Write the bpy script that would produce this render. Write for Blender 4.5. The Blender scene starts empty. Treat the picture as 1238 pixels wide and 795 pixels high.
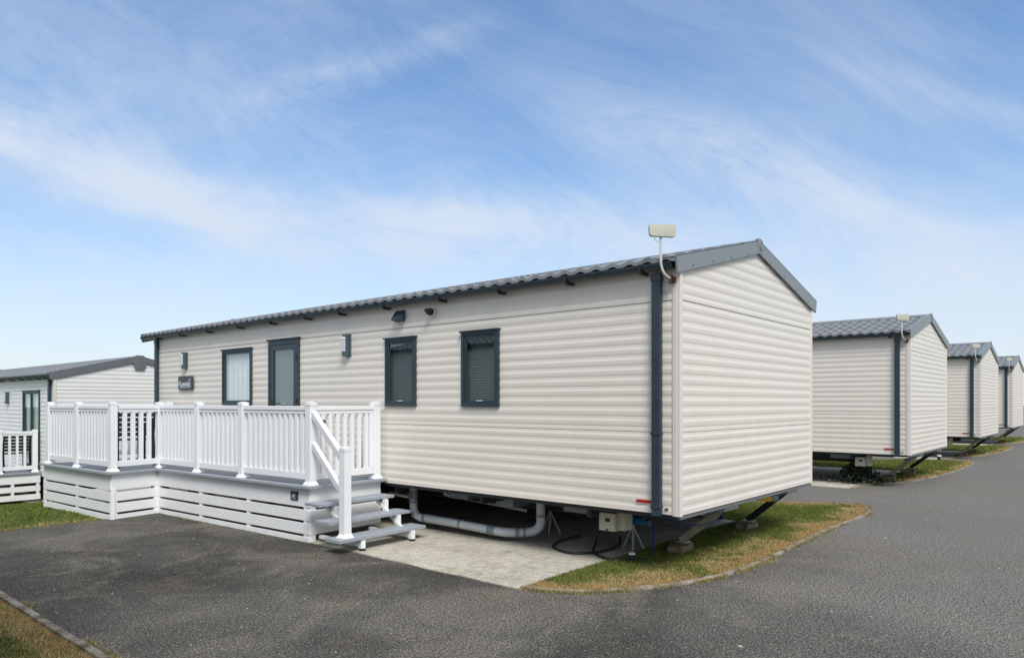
import bpy, bmesh, math, random
import numpy as np
from mathutils import Vector, Matrix, noise
random.seed(7); rng = np.random.default_rng(7)
R = math.radians
scene = bpy.context.scene
COL = scene.collection

# ------------------------------------------------------------------ helpers
def tag(o, label=None, cat=None, group=None, kind=None):
    if label: o['label'] = label
    if cat: o['category'] = cat
    if group: o['group'] = group
    if kind: o['kind'] = kind
    return o

def empty(name, loc=(0, 0, 0), rz=0, label=None, cat=None, group=None):
    o = bpy.data.objects.new(name, None); COL.objects.link(o)
    o.empty_display_size = .2
    o.location = loc; o.rotation_euler = (0, 0, rz)
    return tag(o, label, cat, group)

def copy_tree(o, parent=None):
    c = o.copy(); COL.objects.link(c)
    if parent: c.parent = parent
    for ch in list(o.children): copy_tree(ch, c)
    return c

class MB:
    def __init__(s): s.v = []; s.f = []
    def add(s, vs, fs):
        n = len(s.v); s.v += [tuple(p) for p in vs]; s.f += [tuple(i + n for i in f) for f in fs]
    def box(s, x0, x1, y0, y1, z0, z1, M=None):
        vs = [Vector(p) for p in ((x0, y0, z0), (x1, y0, z0), (x1, y1, z0), (x0, y1, z0), (x0, y0, z1), (x1, y0, z1), (x1, y1, z1), (x0, y1, z1))]
        if M: vs = [M @ p for p in vs]
        s.add(vs, [(0, 3, 2, 1), (4, 5, 6, 7), (0, 1, 5, 4), (1, 2, 6, 5), (2, 3, 7, 6), (3, 0, 4, 7)])
        return s
    def bar(s, a, b, w, h, up=(0, 0, 1)):
        a = Vector(a); b = Vector(b); d = (b - a); L = d.length; d.normalize()
        up = Vector(up); sd = d.cross(up)
        if sd.length < 1e-4: sd = d.cross(Vector((0, 1, 0)))
        sd.normalize(); u2 = sd.cross(d).normalized()
        M = Matrix((sd, d, u2)).transposed().to_4x4(); M.translation = a
        return s.box(-w / 2, w / 2, 0, L, -h / 2, h / 2, M)
    def prism(s, poly, z0, z1, M=None):
        n = len(poly)
        vs = [Vector((p[0], p[1], z0)) for p in poly] + [Vector((p[0], p[1], z1)) for p in poly]
        if M: vs = [M @ p for p in vs]
        s.add(vs, [tuple(range(n))[::-1], tuple(range(n, 2 * n))] + [(i, (i + 1) % n, n + (i + 1) % n, n + i) for i in range(n)])
        return s
    def tube(s, pts, r, seg=10, caps=True):
        pts = [Vector(p) for p in pts]; n = len(pts)
        rs = r if isinstance(r, (list, tuple)) else [r] * n
        rings = []; ref = None
        for i, p in enumerate(pts):
            d = (pts[min(i + 1, n - 1)] - pts[max(i - 1, 0)]).normalized()
            if ref is None: ref = Vector((0, 0, 1)) if abs(d.z) < .9 else Vector((0, 1, 0))
            a = (ref - d * ref.dot(d)).normalized(); ref = a; b = d.cross(a)
            rings.append([p + (a * math.cos(t) + b * math.sin(t)) * rs[i] for t in [2 * math.pi * k / seg for k in range(seg)]])
        vs = [p for r_ in rings for p in r_]; fs = []
        for i in range(n - 1):
            for k in range(seg):
                k2 = (k + 1) % seg
                fs.append((i * seg + k, i * seg + k2, (i + 1) * seg + k2, (i + 1) * seg + k))
        if caps: fs += [tuple(range(seg))[::-1], tuple(range((n - 1) * seg, n * seg))]
        s.add(vs, fs); return s
    def cyl(s, a, b, r, seg=16, r2=None): return s.tube([a, b], [r, r if r2 is None else r2], seg)
    def build(s, name, mat, parent=None, smooth=False, bevel=0, recalc=True):
        me = bpy.data.meshes.new(name); me.from_pydata(s.v, [], s.f)
        if bevel or recalc:
            bm = bmesh.new(); bm.from_mesh(me)
            if recalc: bmesh.ops.recalc_face_normals(bm, faces=bm.faces)
            if bevel:
                ed = [e for e in bm.edges if len(e.link_faces) == 2 and e.calc_face_angle(0) > .6]
                bmesh.ops.bevel(bm, geom=ed, offset=bevel, segments=2, profile=.7, affect='EDGES', clamp_overlap=True)
            bm.to_mesh(me); bm.free()
        me.materials.append(mat)
        if smooth:
            me.polygons.foreach_set('use_smooth', [True] * len(me.polygons))
            if smooth == 'auto': me.set_sharp_from_angle(angle=R(38))
        o = bpy.data.objects.new(name, me); COL.objects.link(o)
        if parent: o.parent = parent
        return o

def build_each(mb, name, mat, parent, nv=8, **kw):
    """one object per box/primitive of nv vertices"""
    out = []
    for i in range(0, len(mb.v), nv):
        q = MB(); q.v = mb.v[i:i + nv]; q.f = [tuple(k - i for k in f) for f in mb.f if i <= f[0] < i + nv]
        out.append(q.build(name, mat, parent, **kw))
    return out

def arc_pts(a, c, b, n=6):      # quadratic bend a -> b pulled to c
    a, b, c = Vector(a), Vector(b), Vector(c)
    return [a * (1 - t) ** 2 + c * 2 * t * (1 - t) + b * t * t for t in [i / n for i in range(n + 1)]]

def text_mesh(txt, size, name, mat, parent, M, bold=.0, depth=.001):
    cu = bpy.data.curves.new('t', 'FONT'); cu.body = txt; cu.size = size; cu.extrude = depth; cu.offset = bold
    cu.align_x = 'CENTER'; cu.align_y = 'CENTER'
    ob = bpy.data.objects.new('t', cu); COL.objects.link(ob)
    dg = bpy.context.evaluated_depsgraph_get(); dg.update()
    me = bpy.data.meshes.new_from_object(ob.evaluated_get(dg))
    bpy.data.objects.remove(ob); me.transform(M); me.materials.clear(); me.materials.append(mat)
    o = bpy.data.objects.new(name, me); COL.objects.link(o); o.parent = parent
    return o

# ------------------------------------------------------------------ materials
def sl(r, g, b):
    f = lambda c: (c / 255 / 12.92) if c / 255 <= .04045 else ((c / 255 + .055) / 1.055) ** 2.4
    return (f(r), f(g), f(b), 1)

def mat(name, col, rough=.5, metal=0, spec=.5, var=.0, vscale=3, bump=0, bscale=60, stretch=(1, 1, 1), coat=0):
    m = bpy.data.materials.new(name); m.use_nodes = True; nt = m.node_tree; N = nt.nodes; L = nt.links
    b = N['Principled BSDF']; b.inputs['Roughness'].default_value = rough; b.inputs['Metallic'].default_value = metal
    b.inputs['Specular IOR Level'].default_value = spec; b.inputs['Base Color'].default_value = col
    b.inputs['Coat Weight'].default_value = coat
    tc = N.new('ShaderNodeTexCoord'); mp = N.new('ShaderNodeMapping'); mp.inputs['Scale'].default_value = stretch
    L.new(tc.outputs['Object'], mp.inputs['Vector'])
    if var:
        n = N.new('ShaderNodeTexNoise'); n.inputs['Scale'].default_value = vscale; n.inputs['Detail'].default_value = 6; n.inputs['Roughness'].default_value = .65
        L.new(mp.outputs[0], n.inputs['Vector'])
        r = N.new('ShaderNodeMapRange'); r.inputs[1].default_value = .3; r.inputs[2].default_value = .7
        r.inputs[3].default_value = 1 - var; r.inputs[4].default_value = 1 + var
        L.new(n.outputs[0], r.inputs[0])
        mx = N.new('ShaderNodeVectorMath'); mx.operation = 'SCALE'; mx.inputs[0].default_value = col[:3]
        L.new(r.outputs[0], mx.inputs['Scale']); L.new(mx.outputs[0], b.inputs['Base Color'])
        r2 = N.new('ShaderNodeMapRange'); r2.inputs[1].default_value = .3; r2.inputs[2].default_value = .7
        r2.inputs[3].default_value = max(.02, rough - .08); r2.inputs[4].default_value = min(1, rough + .1)
        L.new(n.outputs[0], r2.inputs[0]); L.new(r2.outputs[0], b.inputs['Roughness'])
    if bump:
        n2 = N.new('ShaderNodeTexNoise'); n2.inputs['Scale'].default_value = bscale; n2.inputs['Detail'].default_value = 4
        L.new(mp.outputs[0], n2.inputs['Vector'])
        bp = N.new('ShaderNodeBump'); bp.inputs['Strength'].default_value = bump; bp.inputs['Distance'].default_value = .01
        L.new(n2.outputs[0], bp.inputs['Height']); L.new(bp.outputs[0], b.inputs['Normal'])
    return m

M_side = mat('cream_cladding', (.725, .672, .60, 1), .42, var=.02, vscale=1.6, bump=.03, bscale=3, stretch=(3, 3, .5))
M_side_white = mat('white_cladding', (.74, .735, .71, 1), .42, var=.03, vscale=1.2, bump=.03, bscale=4, stretch=(1, 1, 3))
M_trim = mat('cream_trim', (.72, .665, .60, 1), .4, var=.03, vscale=4)
M_navy = mat('dark_blue_grey_plastic', (.024, .042, .056, 1), .38, var=.12, vscale=5)
M_gutter = mat('gutter_plastic', (.030, .048, .058, 1), .35, var=.12, vscale=4)
M_black = mat('black_plastic', (.012, .013, .015, 1), .45, var=.2, vscale=8)
M_roof = mat('grey_tile_steel', (.21, .218, .225, 1), .5, spec=.5, var=.14, vscale=6, bump=.05, bscale=30)
M_barge = mat('grey_barge_steel', (.25, .27, .275, 1), .42, metal=.25, var=.07, vscale=5)
M_barge_dark = mat('dark_barge_steel', (.13, .142, .15, 1), .45, var=.08, vscale=5)
M_white = mat('white_vinyl', (.83, .84, .85, 1), .38, var=.02, vscale=3)
M_skirt = mat('white_skirt_board', (.84, .85, .85, 1), .5, var=.04, vscale=5, stretch=(1, 1, 4))
M_comp = mat('grey_composite_board', (.31, .34, .375, 1), .55, var=.1, vscale=12, stretch=(1, 1, 1), bump=.1, bscale=80)
M_steel = mat('galvanised_steel', (.36, .38, .36, 1), .5, metal=.2, var=.25, vscale=12)
M_olive = mat('weathered_steel', (.34, .33, .22, 1), .6, metal=.0, var=.25, vscale=10)
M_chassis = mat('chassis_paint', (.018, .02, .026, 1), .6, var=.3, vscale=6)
M_pvc = mat('grey_drain_plastic', (.44, .48, .49, 1), .38, var=.08, vscale=6)
M_pvcd = mat('dark_grey_collar', (.16, .19, .22, 1), .4, var=.1, vscale=6)
M_waste = mat('white_waste_pipe', (.62, .61, .56, 1), .45, var=.08, vscale=6)
M_blue = mat('blue_water_pipe', (.015, .12, .26, 1), .4, var=.1)
M_bluerope = mat('blue_cable', (.01, .03, .2, 1), .45, var=.1)
M_cream = mat('cream_box_plastic', (.50, .47, .36, 1), .5, var=.06, vscale=8)
M_red = mat('red_reflector', (.42, .008, .012, 1), .2, var=.1, vscale=40)
M_rubber = mat('rubber', (.014, .014, .015, 1), .6, var=.2, vscale=10)
M_tyre = mat('tyre_rubber', (.02, .02, .02, 1), .8, var=.2, vscale=10)
M_aerial = mat('aerial_plastic', (.42, .42, .34, 1), .45, var=.05, vscale=8)
M_pole = mat('aerial_pole', (.60, .61, .60, 1), .35, metal=.2, var=.08, vscale=8)
M_rust = mat('rusty_bracket', (.08, .025, .018, 1), .7, var=.4, vscale=30)
M_slate = mat('slate_sign', (.035, .045, .045, 1), .35, var=.3, vscale=12)
M_ink = mat('pale_lettering', (.55, .6, .62, 1), .5)
M_lampw = mat('lamp_diffuser', (.62, .68, .72, 1), .25)
M_block = mat('concrete_block', (.20, .15, .095, 1), .95, var=.3, vscale=12, bump=.6, bscale=70)
M_blind = mat('window_blind', (.11, .13, .13, 1), .7, var=.1)
M_curtain = mat('net_curtain', (.88, .9, .9, 1), .8, var=.05, vscale=4)
M_obs = mat('frosted_panel', (.15, .175, .165, 1), .6, var=.1, vscale=3)
M_int = mat('interior_board', (.10, .10, .095, 1), .8, var=.1)
M_yellow = mat('yellow_coupling', (.62, .36, .02, 1), .45, var=.1)
M_seal = mat('window_seal', (.35, .4, .42, 1), .4)
M_leaf = mat('dark_weed_leaf', (.02, .032, .016, 1), .7, var=.4, vscale=8)

def glass_mat():
    m = bpy.data.materials.new('window_glass'); m.use_nodes = True; nt = m.node_tree; N = nt.nodes; L = nt.links
    for n in list(N): N.remove(n)
    o = N.new('ShaderNodeOutputMaterial'); mx = N.new('ShaderNodeMixShader'); t = N.new('ShaderNodeBsdfTransparent'); g = N.new('ShaderNodeBsdfGlossy')
    ge = N.new('ShaderNodeNewGeometry'); dp = N.new('ShaderNodeVectorMath'); dp.operation = 'DOT_PRODUCT'; L.new(ge.outputs['Normal'], dp.inputs[0]); L.new(ge.outputs['Incoming'], dp.inputs[1])
    def mm(op, a, b=None):      # Schlick reflectance, the same from both sides of the pane
        q = N.new('ShaderNodeMath'); q.operation = op
        for i, v_ in enumerate((a, b)):
            if v_ is None: continue
            if isinstance(v_, (int, float)): q.inputs[i].default_value = v_
            else: L.new(v_, q.inputs[i])
        return q.outputs[0]
    fr = mm('ADD', mm('MULTIPLY', mm('POWER', mm('SUBTRACT', 1.0, mm('ABSOLUTE', dp.outputs['Value'])), 4.0), .8), .20)
    t.inputs[0].default_value = (.90, .95, .94, 1); g.inputs['Roughness'].default_value = .012
    g.inputs[0].default_value = (.80, .87, .86, 1)
    nz = N.new('ShaderNodeTexNoise'); nz.inputs['Scale'].default_value = 2.2; tc = N.new('ShaderNodeTexCoord'); L.new(tc.outputs['Object'], nz.inputs[0])
    bp = N.new('ShaderNodeBump'); bp.inputs['Strength'].default_value = .012; bp.inputs['Distance'].default_value = .05; L.new(nz.outputs[0], bp.inputs['Height'])
    L.new(bp.outputs[0], g.inputs['Normal'])
    L.new(fr, mx.inputs[0]); L.new(t.outputs[0], mx.inputs[1]); L.new(g.outputs[0], mx.inputs[2]); L.new(mx.outputs[0], o.inputs[0])
    return m
M_glass = glass_mat()

def nodes_mat(name):
    m = bpy.data.materials.new(name); m.use_nodes = True
    return m, m.node_tree.nodes, m.node_tree.links, m.node_tree.nodes['Principled BSDF']
def nz(N, L, vec, scale, detail=5, rough=.6, dist=0):
    n = N.new('ShaderNodeTexNoise'); n.inputs['Scale'].default_value = scale; n.inputs['Detail'].default_value = detail
    n.inputs['Roughness'].default_value = rough; n.inputs['Distortion'].default_value = dist; L.new(vec, n.inputs['Vector']); return n.outputs[0]
def ramp(N, L, fac, stops):
    r = N.new('ShaderNodeValToRGB'); e = r.color_ramp.elements
    while len(e) < len(stops): e.new(.5)
    for i, (p, c) in enumerate(stops): e[i].position = p; e[i].color = c if len(c) == 4 else (*c, 1)
    L.new(fac, r.inputs[0]); return r.outputs[0]
def mixc(N, L, fac, a, b, mode='MIX'):
    m = N.new('ShaderNodeMix'); m.data_type = 'RGBA'; m.blend_type = mode
    if isinstance(fac, (int, float)): m.inputs[0].default_value = fac
    else: L.new(fac, m.inputs[0])
    for s, v in ((6, a), (7, b)):
        if isinstance(v, tuple): m.inputs[s].default_value = v
        else: L.new(v, m.inputs[s])
    return m.outputs[2]
def math_(N, L, op, a, b=None, c=None, clamp=False):
    m = N.new('ShaderNodeMath'); m.operation = op; m.use_clamp = clamp
    for i, v in enumerate((a, b, c)):
        if v is None: continue
        if isinstance(v, (int, float)): m.inputs[i].default_value = v
        else: L.new(v, m.inputs[i])
    return m.outputs[0]

def asphalt():
    m, N, L, b = nodes_mat('asphalt')
    tc = N.new('ShaderNodeTexCoord'); v = tc.outputs['Object']
    big = nz(N, L, v, .35, 5, .6, .4); mid = nz(N, L, v, 1.7, 8, .72); grain = nz(N, L, v, 60, 5, .85); grain2 = nz(N, L, v, 21, 4, .7)
    base = ramp(N, L, big, [(.36, (.052, .049, .044)), (.5, (.088, .083, .075)), (.64, (.138, .130, .117))])
    base = mixc(N, L, math_(N, L, 'MULTIPLY', ramp(N, L, mid, [(.5, (0, 0, 0)), (.66, (1, 1, 1))]), .6), base, (.145, .125, .095, 1))
    # older, paler road surface on the right, past an uneven joint
    sp = N.new('ShaderNodeSeparateXYZ'); L.new(v, sp.inputs[0])
    e = math_(N, L, 'ADD', math_(N, L, 'MULTIPLY', sp.outputs[0], .25), math_(N, L, 'MULTIPLY', sp.outputs[1], -.35))
    e = math_(N, L, 'ADD', e, math_(N, L, 'MULTIPLY', math_(N, L, 'SUBTRACT', big, .5), 1.6))
    old = N.new('ShaderNodeMapRange'); old.inputs[1].default_value = -.3; old.inputs[2].default_value = 1.4; old.inputs[3].default_value = 0; old.inputs[4].default_value = 1; L.new(e, old.inputs[0])
    base = mixc(N, L, math_(N, L, 'MULTIPLY', old.outputs[0], .75), base, (.205, .198, .187, 1))
    wp = nz(N, L, v, .9, 7, .7, .8)
    base = mixc(N, L, math_(N, L, 'MULTIPLY', ramp(N, L, wp, [(.48, (0, 0, 0)), (.60, (1, 1, 1))]), .6), base, (.19, .172, .145, 1))
    g = ramp(N, L, grain, [(.40, (.16, .16, .16)), (.5, (.78, .78, .78)), (.57, (1.6, 1.6, 1.57)), (.67, (3.4, 3.3, 3.1))])
    base = mixc(N, L, 1.0, base, g, 'MULTIPLY')
    g2 = ramp(N, L, grain2, [(.36, (.72, .72, .72)), (.6, (1.2, 1.2, 1.18))])
    base = mixc(N, L, .7, base, g2, 'MULTIPLY')
    vo = N.new('ShaderNodeTexVoronoi'); vo.inputs['Scale'].default_value = 42; vo.inputs['Randomness'].default_value = 1; L.new(v, vo.inputs['Vector'])
    wn = N.new('ShaderNodeTexWhiteNoise'); L.new(vo.outputs['Position'], wn.inputs[0])
    stone = math_(N, L, 'MULTIPLY', math_(N, L, 'LESS_THAN', vo.outputs['Distance'], .33), math_(N, L, 'GREATER_THAN', wn.outputs[0], .93))
    base = mixc(N, L, math_(N, L, 'MULTIPLY', stone, .75), base, (.30, .29, .26, 1))
    L.new(base, b.inputs['Base Color']); b.inputs['Roughness'].default_value = .95; b.inputs['Specular IOR Level'].default_value = .12
    bp = N.new('ShaderNodeBump'); bp.inputs['Strength'].default_value = .9; bp.inputs['Distance'].default_value = .006
    h = math_(N, L, 'ADD', grain, math_(N, L, 'MULTIPLY', grain2, 1.2)); h = math_(N, L, 'ADD', h, math_(N, L, 'MULTIPLY', mid, 1.5))
    L.new(h, bp.inputs['Height']); L.new(bp.outputs[0], b.inputs['Normal'])
    return m
M_asphalt = asphalt()

def concrete():
    m, N, L, b = nodes_mat('concrete_pad')
    tc = N.new('ShaderNodeTexCoord'); v = tc.outputs['Object']
    a = nz(N, L, v, 1.1, 7, .7, .6); c = nz(N, L, v, 9, 6, .7); f = nz(N, L, v, 55, 4, .75)
    base = ramp(N, L, a, [(.28, (.26, .23, .175)), (.42, (.42, .39, .32)), (.6, (.53, .50, .43)), (.8, (.58, .55, .48))])
    base = mixc(N, L, .55, base, ramp(N, L, c, [(.34, (.45, .41, .34)), (.46, (.9, .88, .84)), (.66, (1.15, 1.15, 1.13))]), 'MULTIPLY')
    base = mixc(N, L, .5, base, ramp(N, L, f, [(.38, (.4, .4, .38)), (.6, (1.3, 1.3, 1.3))]), 'MULTIPLY')
    L.new(base, b.inputs['Base Color']); b.inputs['Roughness'].default_value = .9
    bp = N.new('ShaderNodeBump'); bp.inputs['Strength'].default_value = .6; bp.inputs['Distance'].default_value = .004
    L.new(math_(N, L, 'ADD', f, math_(N, L, 'MULTIPLY', c, 2)), bp.inputs['Height']); L.new(bp.outputs[0], b.inputs['Normal'])
    return m
M_pad = concrete()

def kerbm():
    m, N, L, b = nodes_mat('kerb_concrete')
    tc = N.new('ShaderNodeTexCoord'); v = tc.outputs['Object']
    a = nz(N, L, v, 4.5, 7, .75); f = nz(N, L, v, 60, 4, .7)
    base = ramp(N, L, a, [(.38, (.11, .08, .045)), (.5, (.26, .22, .165)), (.64, (.38, .35, .29))])
    base = mixc(N, L, .6, base, ramp(N, L, f, [(.35, (.45, .42, .38)), (.55, (1.1, 1.1, 1.1))]), 'MULTIPLY')
    L.new(base, b.inputs['Base Color']); b.inputs['Roughness'].default_value = .95
    bp = N.new('ShaderNodeBump'); bp.inputs['Strength'].default_value = 1; bp.inputs['Distance'].default_value = .01
    L.new(f, bp.inputs['Height']); L.new(bp.outputs[0], b.inputs['Normal'])
    return m
M_kerb = kerbm()

def soil(name, stops):
    m, N, L, b = nodes_mat(name)
    tc = N.new('ShaderNodeTexCoord'); v = tc.outputs['Object']
    a = nz(N, L, v, 1.3, 6, .7, .5); f = nz(N, L, v, 45, 5, .75)
    base = ramp(N, L, a, stops)
    base = mixc(N, L, .8, base, ramp(N, L, f, [(.3, (.45, .42, .38)), (.5, (.95, .95, .9)), (.7, (1.4, 1.35, 1.2))]), 'MULTIPLY')
    L.new(base, b.inputs['Base Color']); b.inputs['Roughness'].default_value = 1; b.inputs['Specular IOR Level'].default_value = .1
    bp = N.new('ShaderNodeBump'); bp.inputs['Strength'].default_value = 1; bp.inputs['Distance'].default_value = .015
    L.new(f, bp.inputs['Height']); L.new(bp.outputs[0], b.inputs['Normal'])
    return m
M_turf = soil('turf_soil', [(.3, (.09, .10, .03)), (.5, (.19, .16, .07)), (.7, (.30, .21, .11))])
M_field = soil('field_grass', [(.3, (.055, .085, .022)), (.5, (.085, .11, .03)), (.7, (.15, .14, .055))])

def grassm():
    m, N, L, b = nodes_mat('grass_blades')
    at = N.new('ShaderNodeAttribute'); at.attribute_name = 'col'
    L.new(at.outputs['Color'], b.inputs['Base Color']); b.inputs['Roughness'].default_value = .75; b.inputs['Specular IOR Level'].default_value = .2
    out = N['Material Output']; tr = N.new('ShaderNodeBsdfTranslucent'); L.new(at.outputs['Color'], tr.inputs[0])
    mx = N.new('ShaderNodeMixShader'); mx.inputs[0].default_value = .25
    L.new(b.outputs[0], mx.inputs[1]); L.new(tr.outputs[0], mx.inputs[2]); L.new(mx.outputs[0], out.inputs[0])
    return m
M_grass = grassm()

# ------------------------------------------------------------------ siding profile
GROOVES = [(.640, 1)] + [(z, 0) for z in (.732, .836, .94, 1.043, 1.147, 1.251, 1.355)] + [(1.445, 1)] + \
          [(1.498 + .1038 * k, 0) for k in range(12)] + [(2.735, 1)] + [(2.807 + .104 * k, 0) for k in range(9)]
PROF = [(0, 0), (.10, .0), (.24, .0005), (.32, .0024), (.37, .0062), (.42, .0102), (.47, .0127), (.54, .0135), (.65, .0130), (.75, .0115), (.85, .0090), (.93, .0062), (.975, .0042), (.992, .0025)]
def profile():
    out = []
    for i in range(len(GROOVES) - 1):
        z0, s0 = GROOVES[i]; z1, s1 = GROOVES[i + 1]
        h = z1 - z0; am = .35 if h < .06 else 1
        seg = []
        for t, o in PROF:                       # t from the top groove downwards
            if s1 and t < .3: o = max(o, .001)
            if s0 and t > .8: o = .013
            seg.append((z1 - t * h, o * am))
        if s0: seg.append((z0 + .004, .013 * am)); seg.append((z0 + .0025, -.004 if i else .0))
        out.append(seg)
    pts = [(GROOVES[0][0], 0.0)]
    for seg in out: pts += seg[::-1]
    return pts
PP = profile()
PP = [(z, o * .34) for z, o in PP]
def clip_prof(za, zb):
    f = lambda z: next((a[1] + (b[1] - a[1]) * (z - a[0]) / (b[0] - a[0]) for a, b in zip(PP, PP[1:]) if a[0] <= z <= b[0] and b[0] > a[0]), 0)
    return [(za, f(za))] + [p for p in PP if za + .001 < p[0] < zb - .001] + [(zb, f(zb))]

def siding(name, P, d, n, L, ztop, openings, mtl, parent, xr=None):
    P, d, n = Vector(P), Vector(d), Vector(n); mb = MB()
    cuts = sorted(set([0, L] + [c for o in openings for c in (o[0], o[1])]))
    flip = d.cross(Vector((0, 0, 1))).dot(n) < 0
    for a, b in zip(cuts, cuts[1:]):
        spans = [(.64, ztop)]
        for o in openings:
            if o[0] <= a + 1e-6 and b - 1e-6 <= o[1]:
                ns = []
                for s in spans:
                    if o[2] > s[0]: ns.append((s[0], min(o[2], s[1])))
                    if o[3] < s[1]: ns.append((max(o[3], s[0]), s[1]))
                spans = ns
        k = max(1, int((b - a) / 1.3))
        for s0, s1 in spans:
            pr = clip_prof(s0, s1); vs = []
            for z, off in pr:
                lo, hi = (a, b) if xr is None else xr(z, a, b)
                for j in range(k + 1): vs.append(P + d * (lo + (hi - lo) * j / k) + n * off + Vector((0, 0, z)))
            fs = []
            for i in range(len(pr) - 1):
                for j in range(k):
                    q = (i * (k + 1) + j, i * (k + 1) + j + 1, (i + 1) * (k + 1) + j + 1, (i + 1) * (k + 1) + j)
                    fs.append(q[::-1] if flip else q)
            mb.add(vs, fs)
    o = mb.build(name, mtl, parent, smooth='auto', recalc=False)
    return o

W = 3.8
EAVE, RIDGE = 3.105, 3.585
SL = (RIDGE - EAVE) / (W / 2 + .10)           # roof slope, from x=-.10 to ridge
def roofz(x):
    x = min(x, W - x); return EAVE + (x + .10) * SL

def roof_sheet(name, y0, y1, left, mtl, parent):
    tw = .2; nv = 10; ny = int((y1 - y0) / tw * nv); cl = .36
    S = W / 2 + .13; ncs = int(math.ceil(S / cl))
    def wave(y):
        p = 1 - (y / tw) % 1
        return .030 * (.5 - .5 * math.cos(math.pi * p / .62)) if p < .62 else .030 * (.5 + .5 * math.cos(math.pi * (p - .62) / .38))
    ys = [y0 + (y1 - y0) * j / ny for j in range(ny + 1)]; wv = [wave(y) for y in ys]
    rows = []
    for k in range(ncs):
        s0 = k * cl; s1 = min(S, s0 + cl)
        rows += [(s0, -.004 if k else -.012, .9), (s0, .026, 1), ((s0 + s1) / 2, .010, 1), (s1 - .002, .001, 1)]
    vs = []
    for s, dz, a in rows:
        x = -.13 + s; z = EAVE + (x + .10) * SL + dz
        for y, w_ in zip(ys, wv): vs.append(((x if left else W - x), y, z + w_ * a))
    fs = []; n = ny + 1
    for i in range(len(rows) - 1):
        for j in range(ny):
            q = (i * n + j, i * n + j + 1, (i + 1) * n + j + 1, (i + 1) * n + j)
            fs.append(q[::-1] if left else q)
    mb = MB(); mb.add(vs, fs)
    return mb.build(name, mtl, parent, smooth='auto', recalc=False)

def window(parent, y0, y1, z0, z1, name='window', back='blind', mullion=False, X=0, sgn=-1):
    """frame on the outside of a long wall; sgn = outward x direction"""
    mb = MB(); t = .042; px = lambda d: (X + sgn * d)
    def bx(m, ya, yb, za, zb, d0, d1): m.box(min(px(d0), px(d1)), max(px(d0), px(d1)), ya, yb, za, zb)
    w = MB()
    bx(w, y0, y1, z1 - t, z1, -.03, .035); bx(w, y0, y1, z0, z0 + t, -.03, .035)
    bx(w, y0, y0 + t, z0 + t, z1 - t, -.03, .034); bx(w, y1 - t, y1, z0 + t, z1 - t, -.03, .034)
    root = w.build(name, M_navy, parent, bevel=.004)
    bx(mb, y0 - .015, y1 + .015, z1 - .004, z1 + .018, -.005, .058); mb.build('drip_bar', M_navy, root, bevel=.004)
    s = MB(); a0, a1, b0, b1 = y0 + t, y1 - t, z0 + t, z1 - t; u = .034
    for (p, q) in ([(a0, a1)] if not mullion else [(a0, (a0 + a1) / 2 - .02), ((a0 + a1) / 2 + .02, a1)]):
        bx(s, p, q, b1 - u, b1 - .001, -.01, .022); bx(s, p, q, b0 + .001, b0 + u, -.01, .022)
        bx(s, p + .001, p + u, b0 + u, b1 - u, -.01, .021); bx(s, q - u, q - .001, b0 + u, b1 - u, -.01, .021)
    if mullion: bx(s, (a0 + a1) / 2 - .02, (a0 + a1) / 2 + .02, b0, b1, -.02, .03)
    s.build('sash', M_navy, root, bevel=.004)
    g = MB(); g.add([(px(.006), a0 + .03, b0 + .03), (px(.006), a1 - .03, b0 + .03), (px(.006), a1 - .03, b1 - .03), (px(.006), a0 + .03, b1 - .03)], [(0, 1, 2, 3)])
    g.build('pane', M_glass, root)
    if back in ('blind', 'plain'):
        h = MB(); bx(h, (y0 + y1) / 2 - .05, (y0 + y1) / 2 + .05, z0 + t + u - .012, z0 + t + u + .006, .02, .034); h.build('handle', M_seal, root, bevel=.003)
    c = MB()
    if back == 'curtain':
        n = 60; vs = []
        for i in range(n + 1):
            y = a0 + (a1 - a0) * i / n; x = px(-.045 + .007 * math.sin(i * .62) + .003 * math.sin(i * 1.3))
            vs += [(x, y, b0), (x, y, b1)]
        c.add(vs, [(2 * i, 2 * i + 2, 2 * i + 3, 2 * i + 1) for i in range(n)])
        c.build('curtain', M_curtain, root, smooth=True)
    elif back == 'blind':
        k = 26
        for i in range(k):
            z = b0 + (b1 - b0) * (i + .5) / k
            c.add([(px(-.075), a0, z - .018), (px(-.075), a1, z - .018), (px(-.095), a1, z + .016), (px(-.095), a0, z + .016)], [(0, 1, 2, 3)])
        c.build('blind', M_blind, root)
    return root

def wall_lamp(parent, y, z, X=0):
    m = MB(); m.box(X - .085, X - .012, y - .035, y + .05, z - .155, z + .155); m.box(X - .03, X + .0, y - .06, y + .07, z - .16, z + .16)
    r = m.build('wall_lamp', mat_lamp, parent, bevel=.006)
    d = MB()
    for i in range(5): d.box(X - .115, X - .0852, y - .03, y + .045, z - .085 + i * .04, z - .055 + i * .04)
    d.box(X - .10, X - .0855, y - .02, y + .035, z - .1, z + .12)
    d.build('diffuser', M_lampw, r, bevel=.003)
    return r
mat_lamp = mat('lamp_housing', (.085, .12, .135, 1), .4, metal=.3, var=.1, vscale=20)

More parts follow.
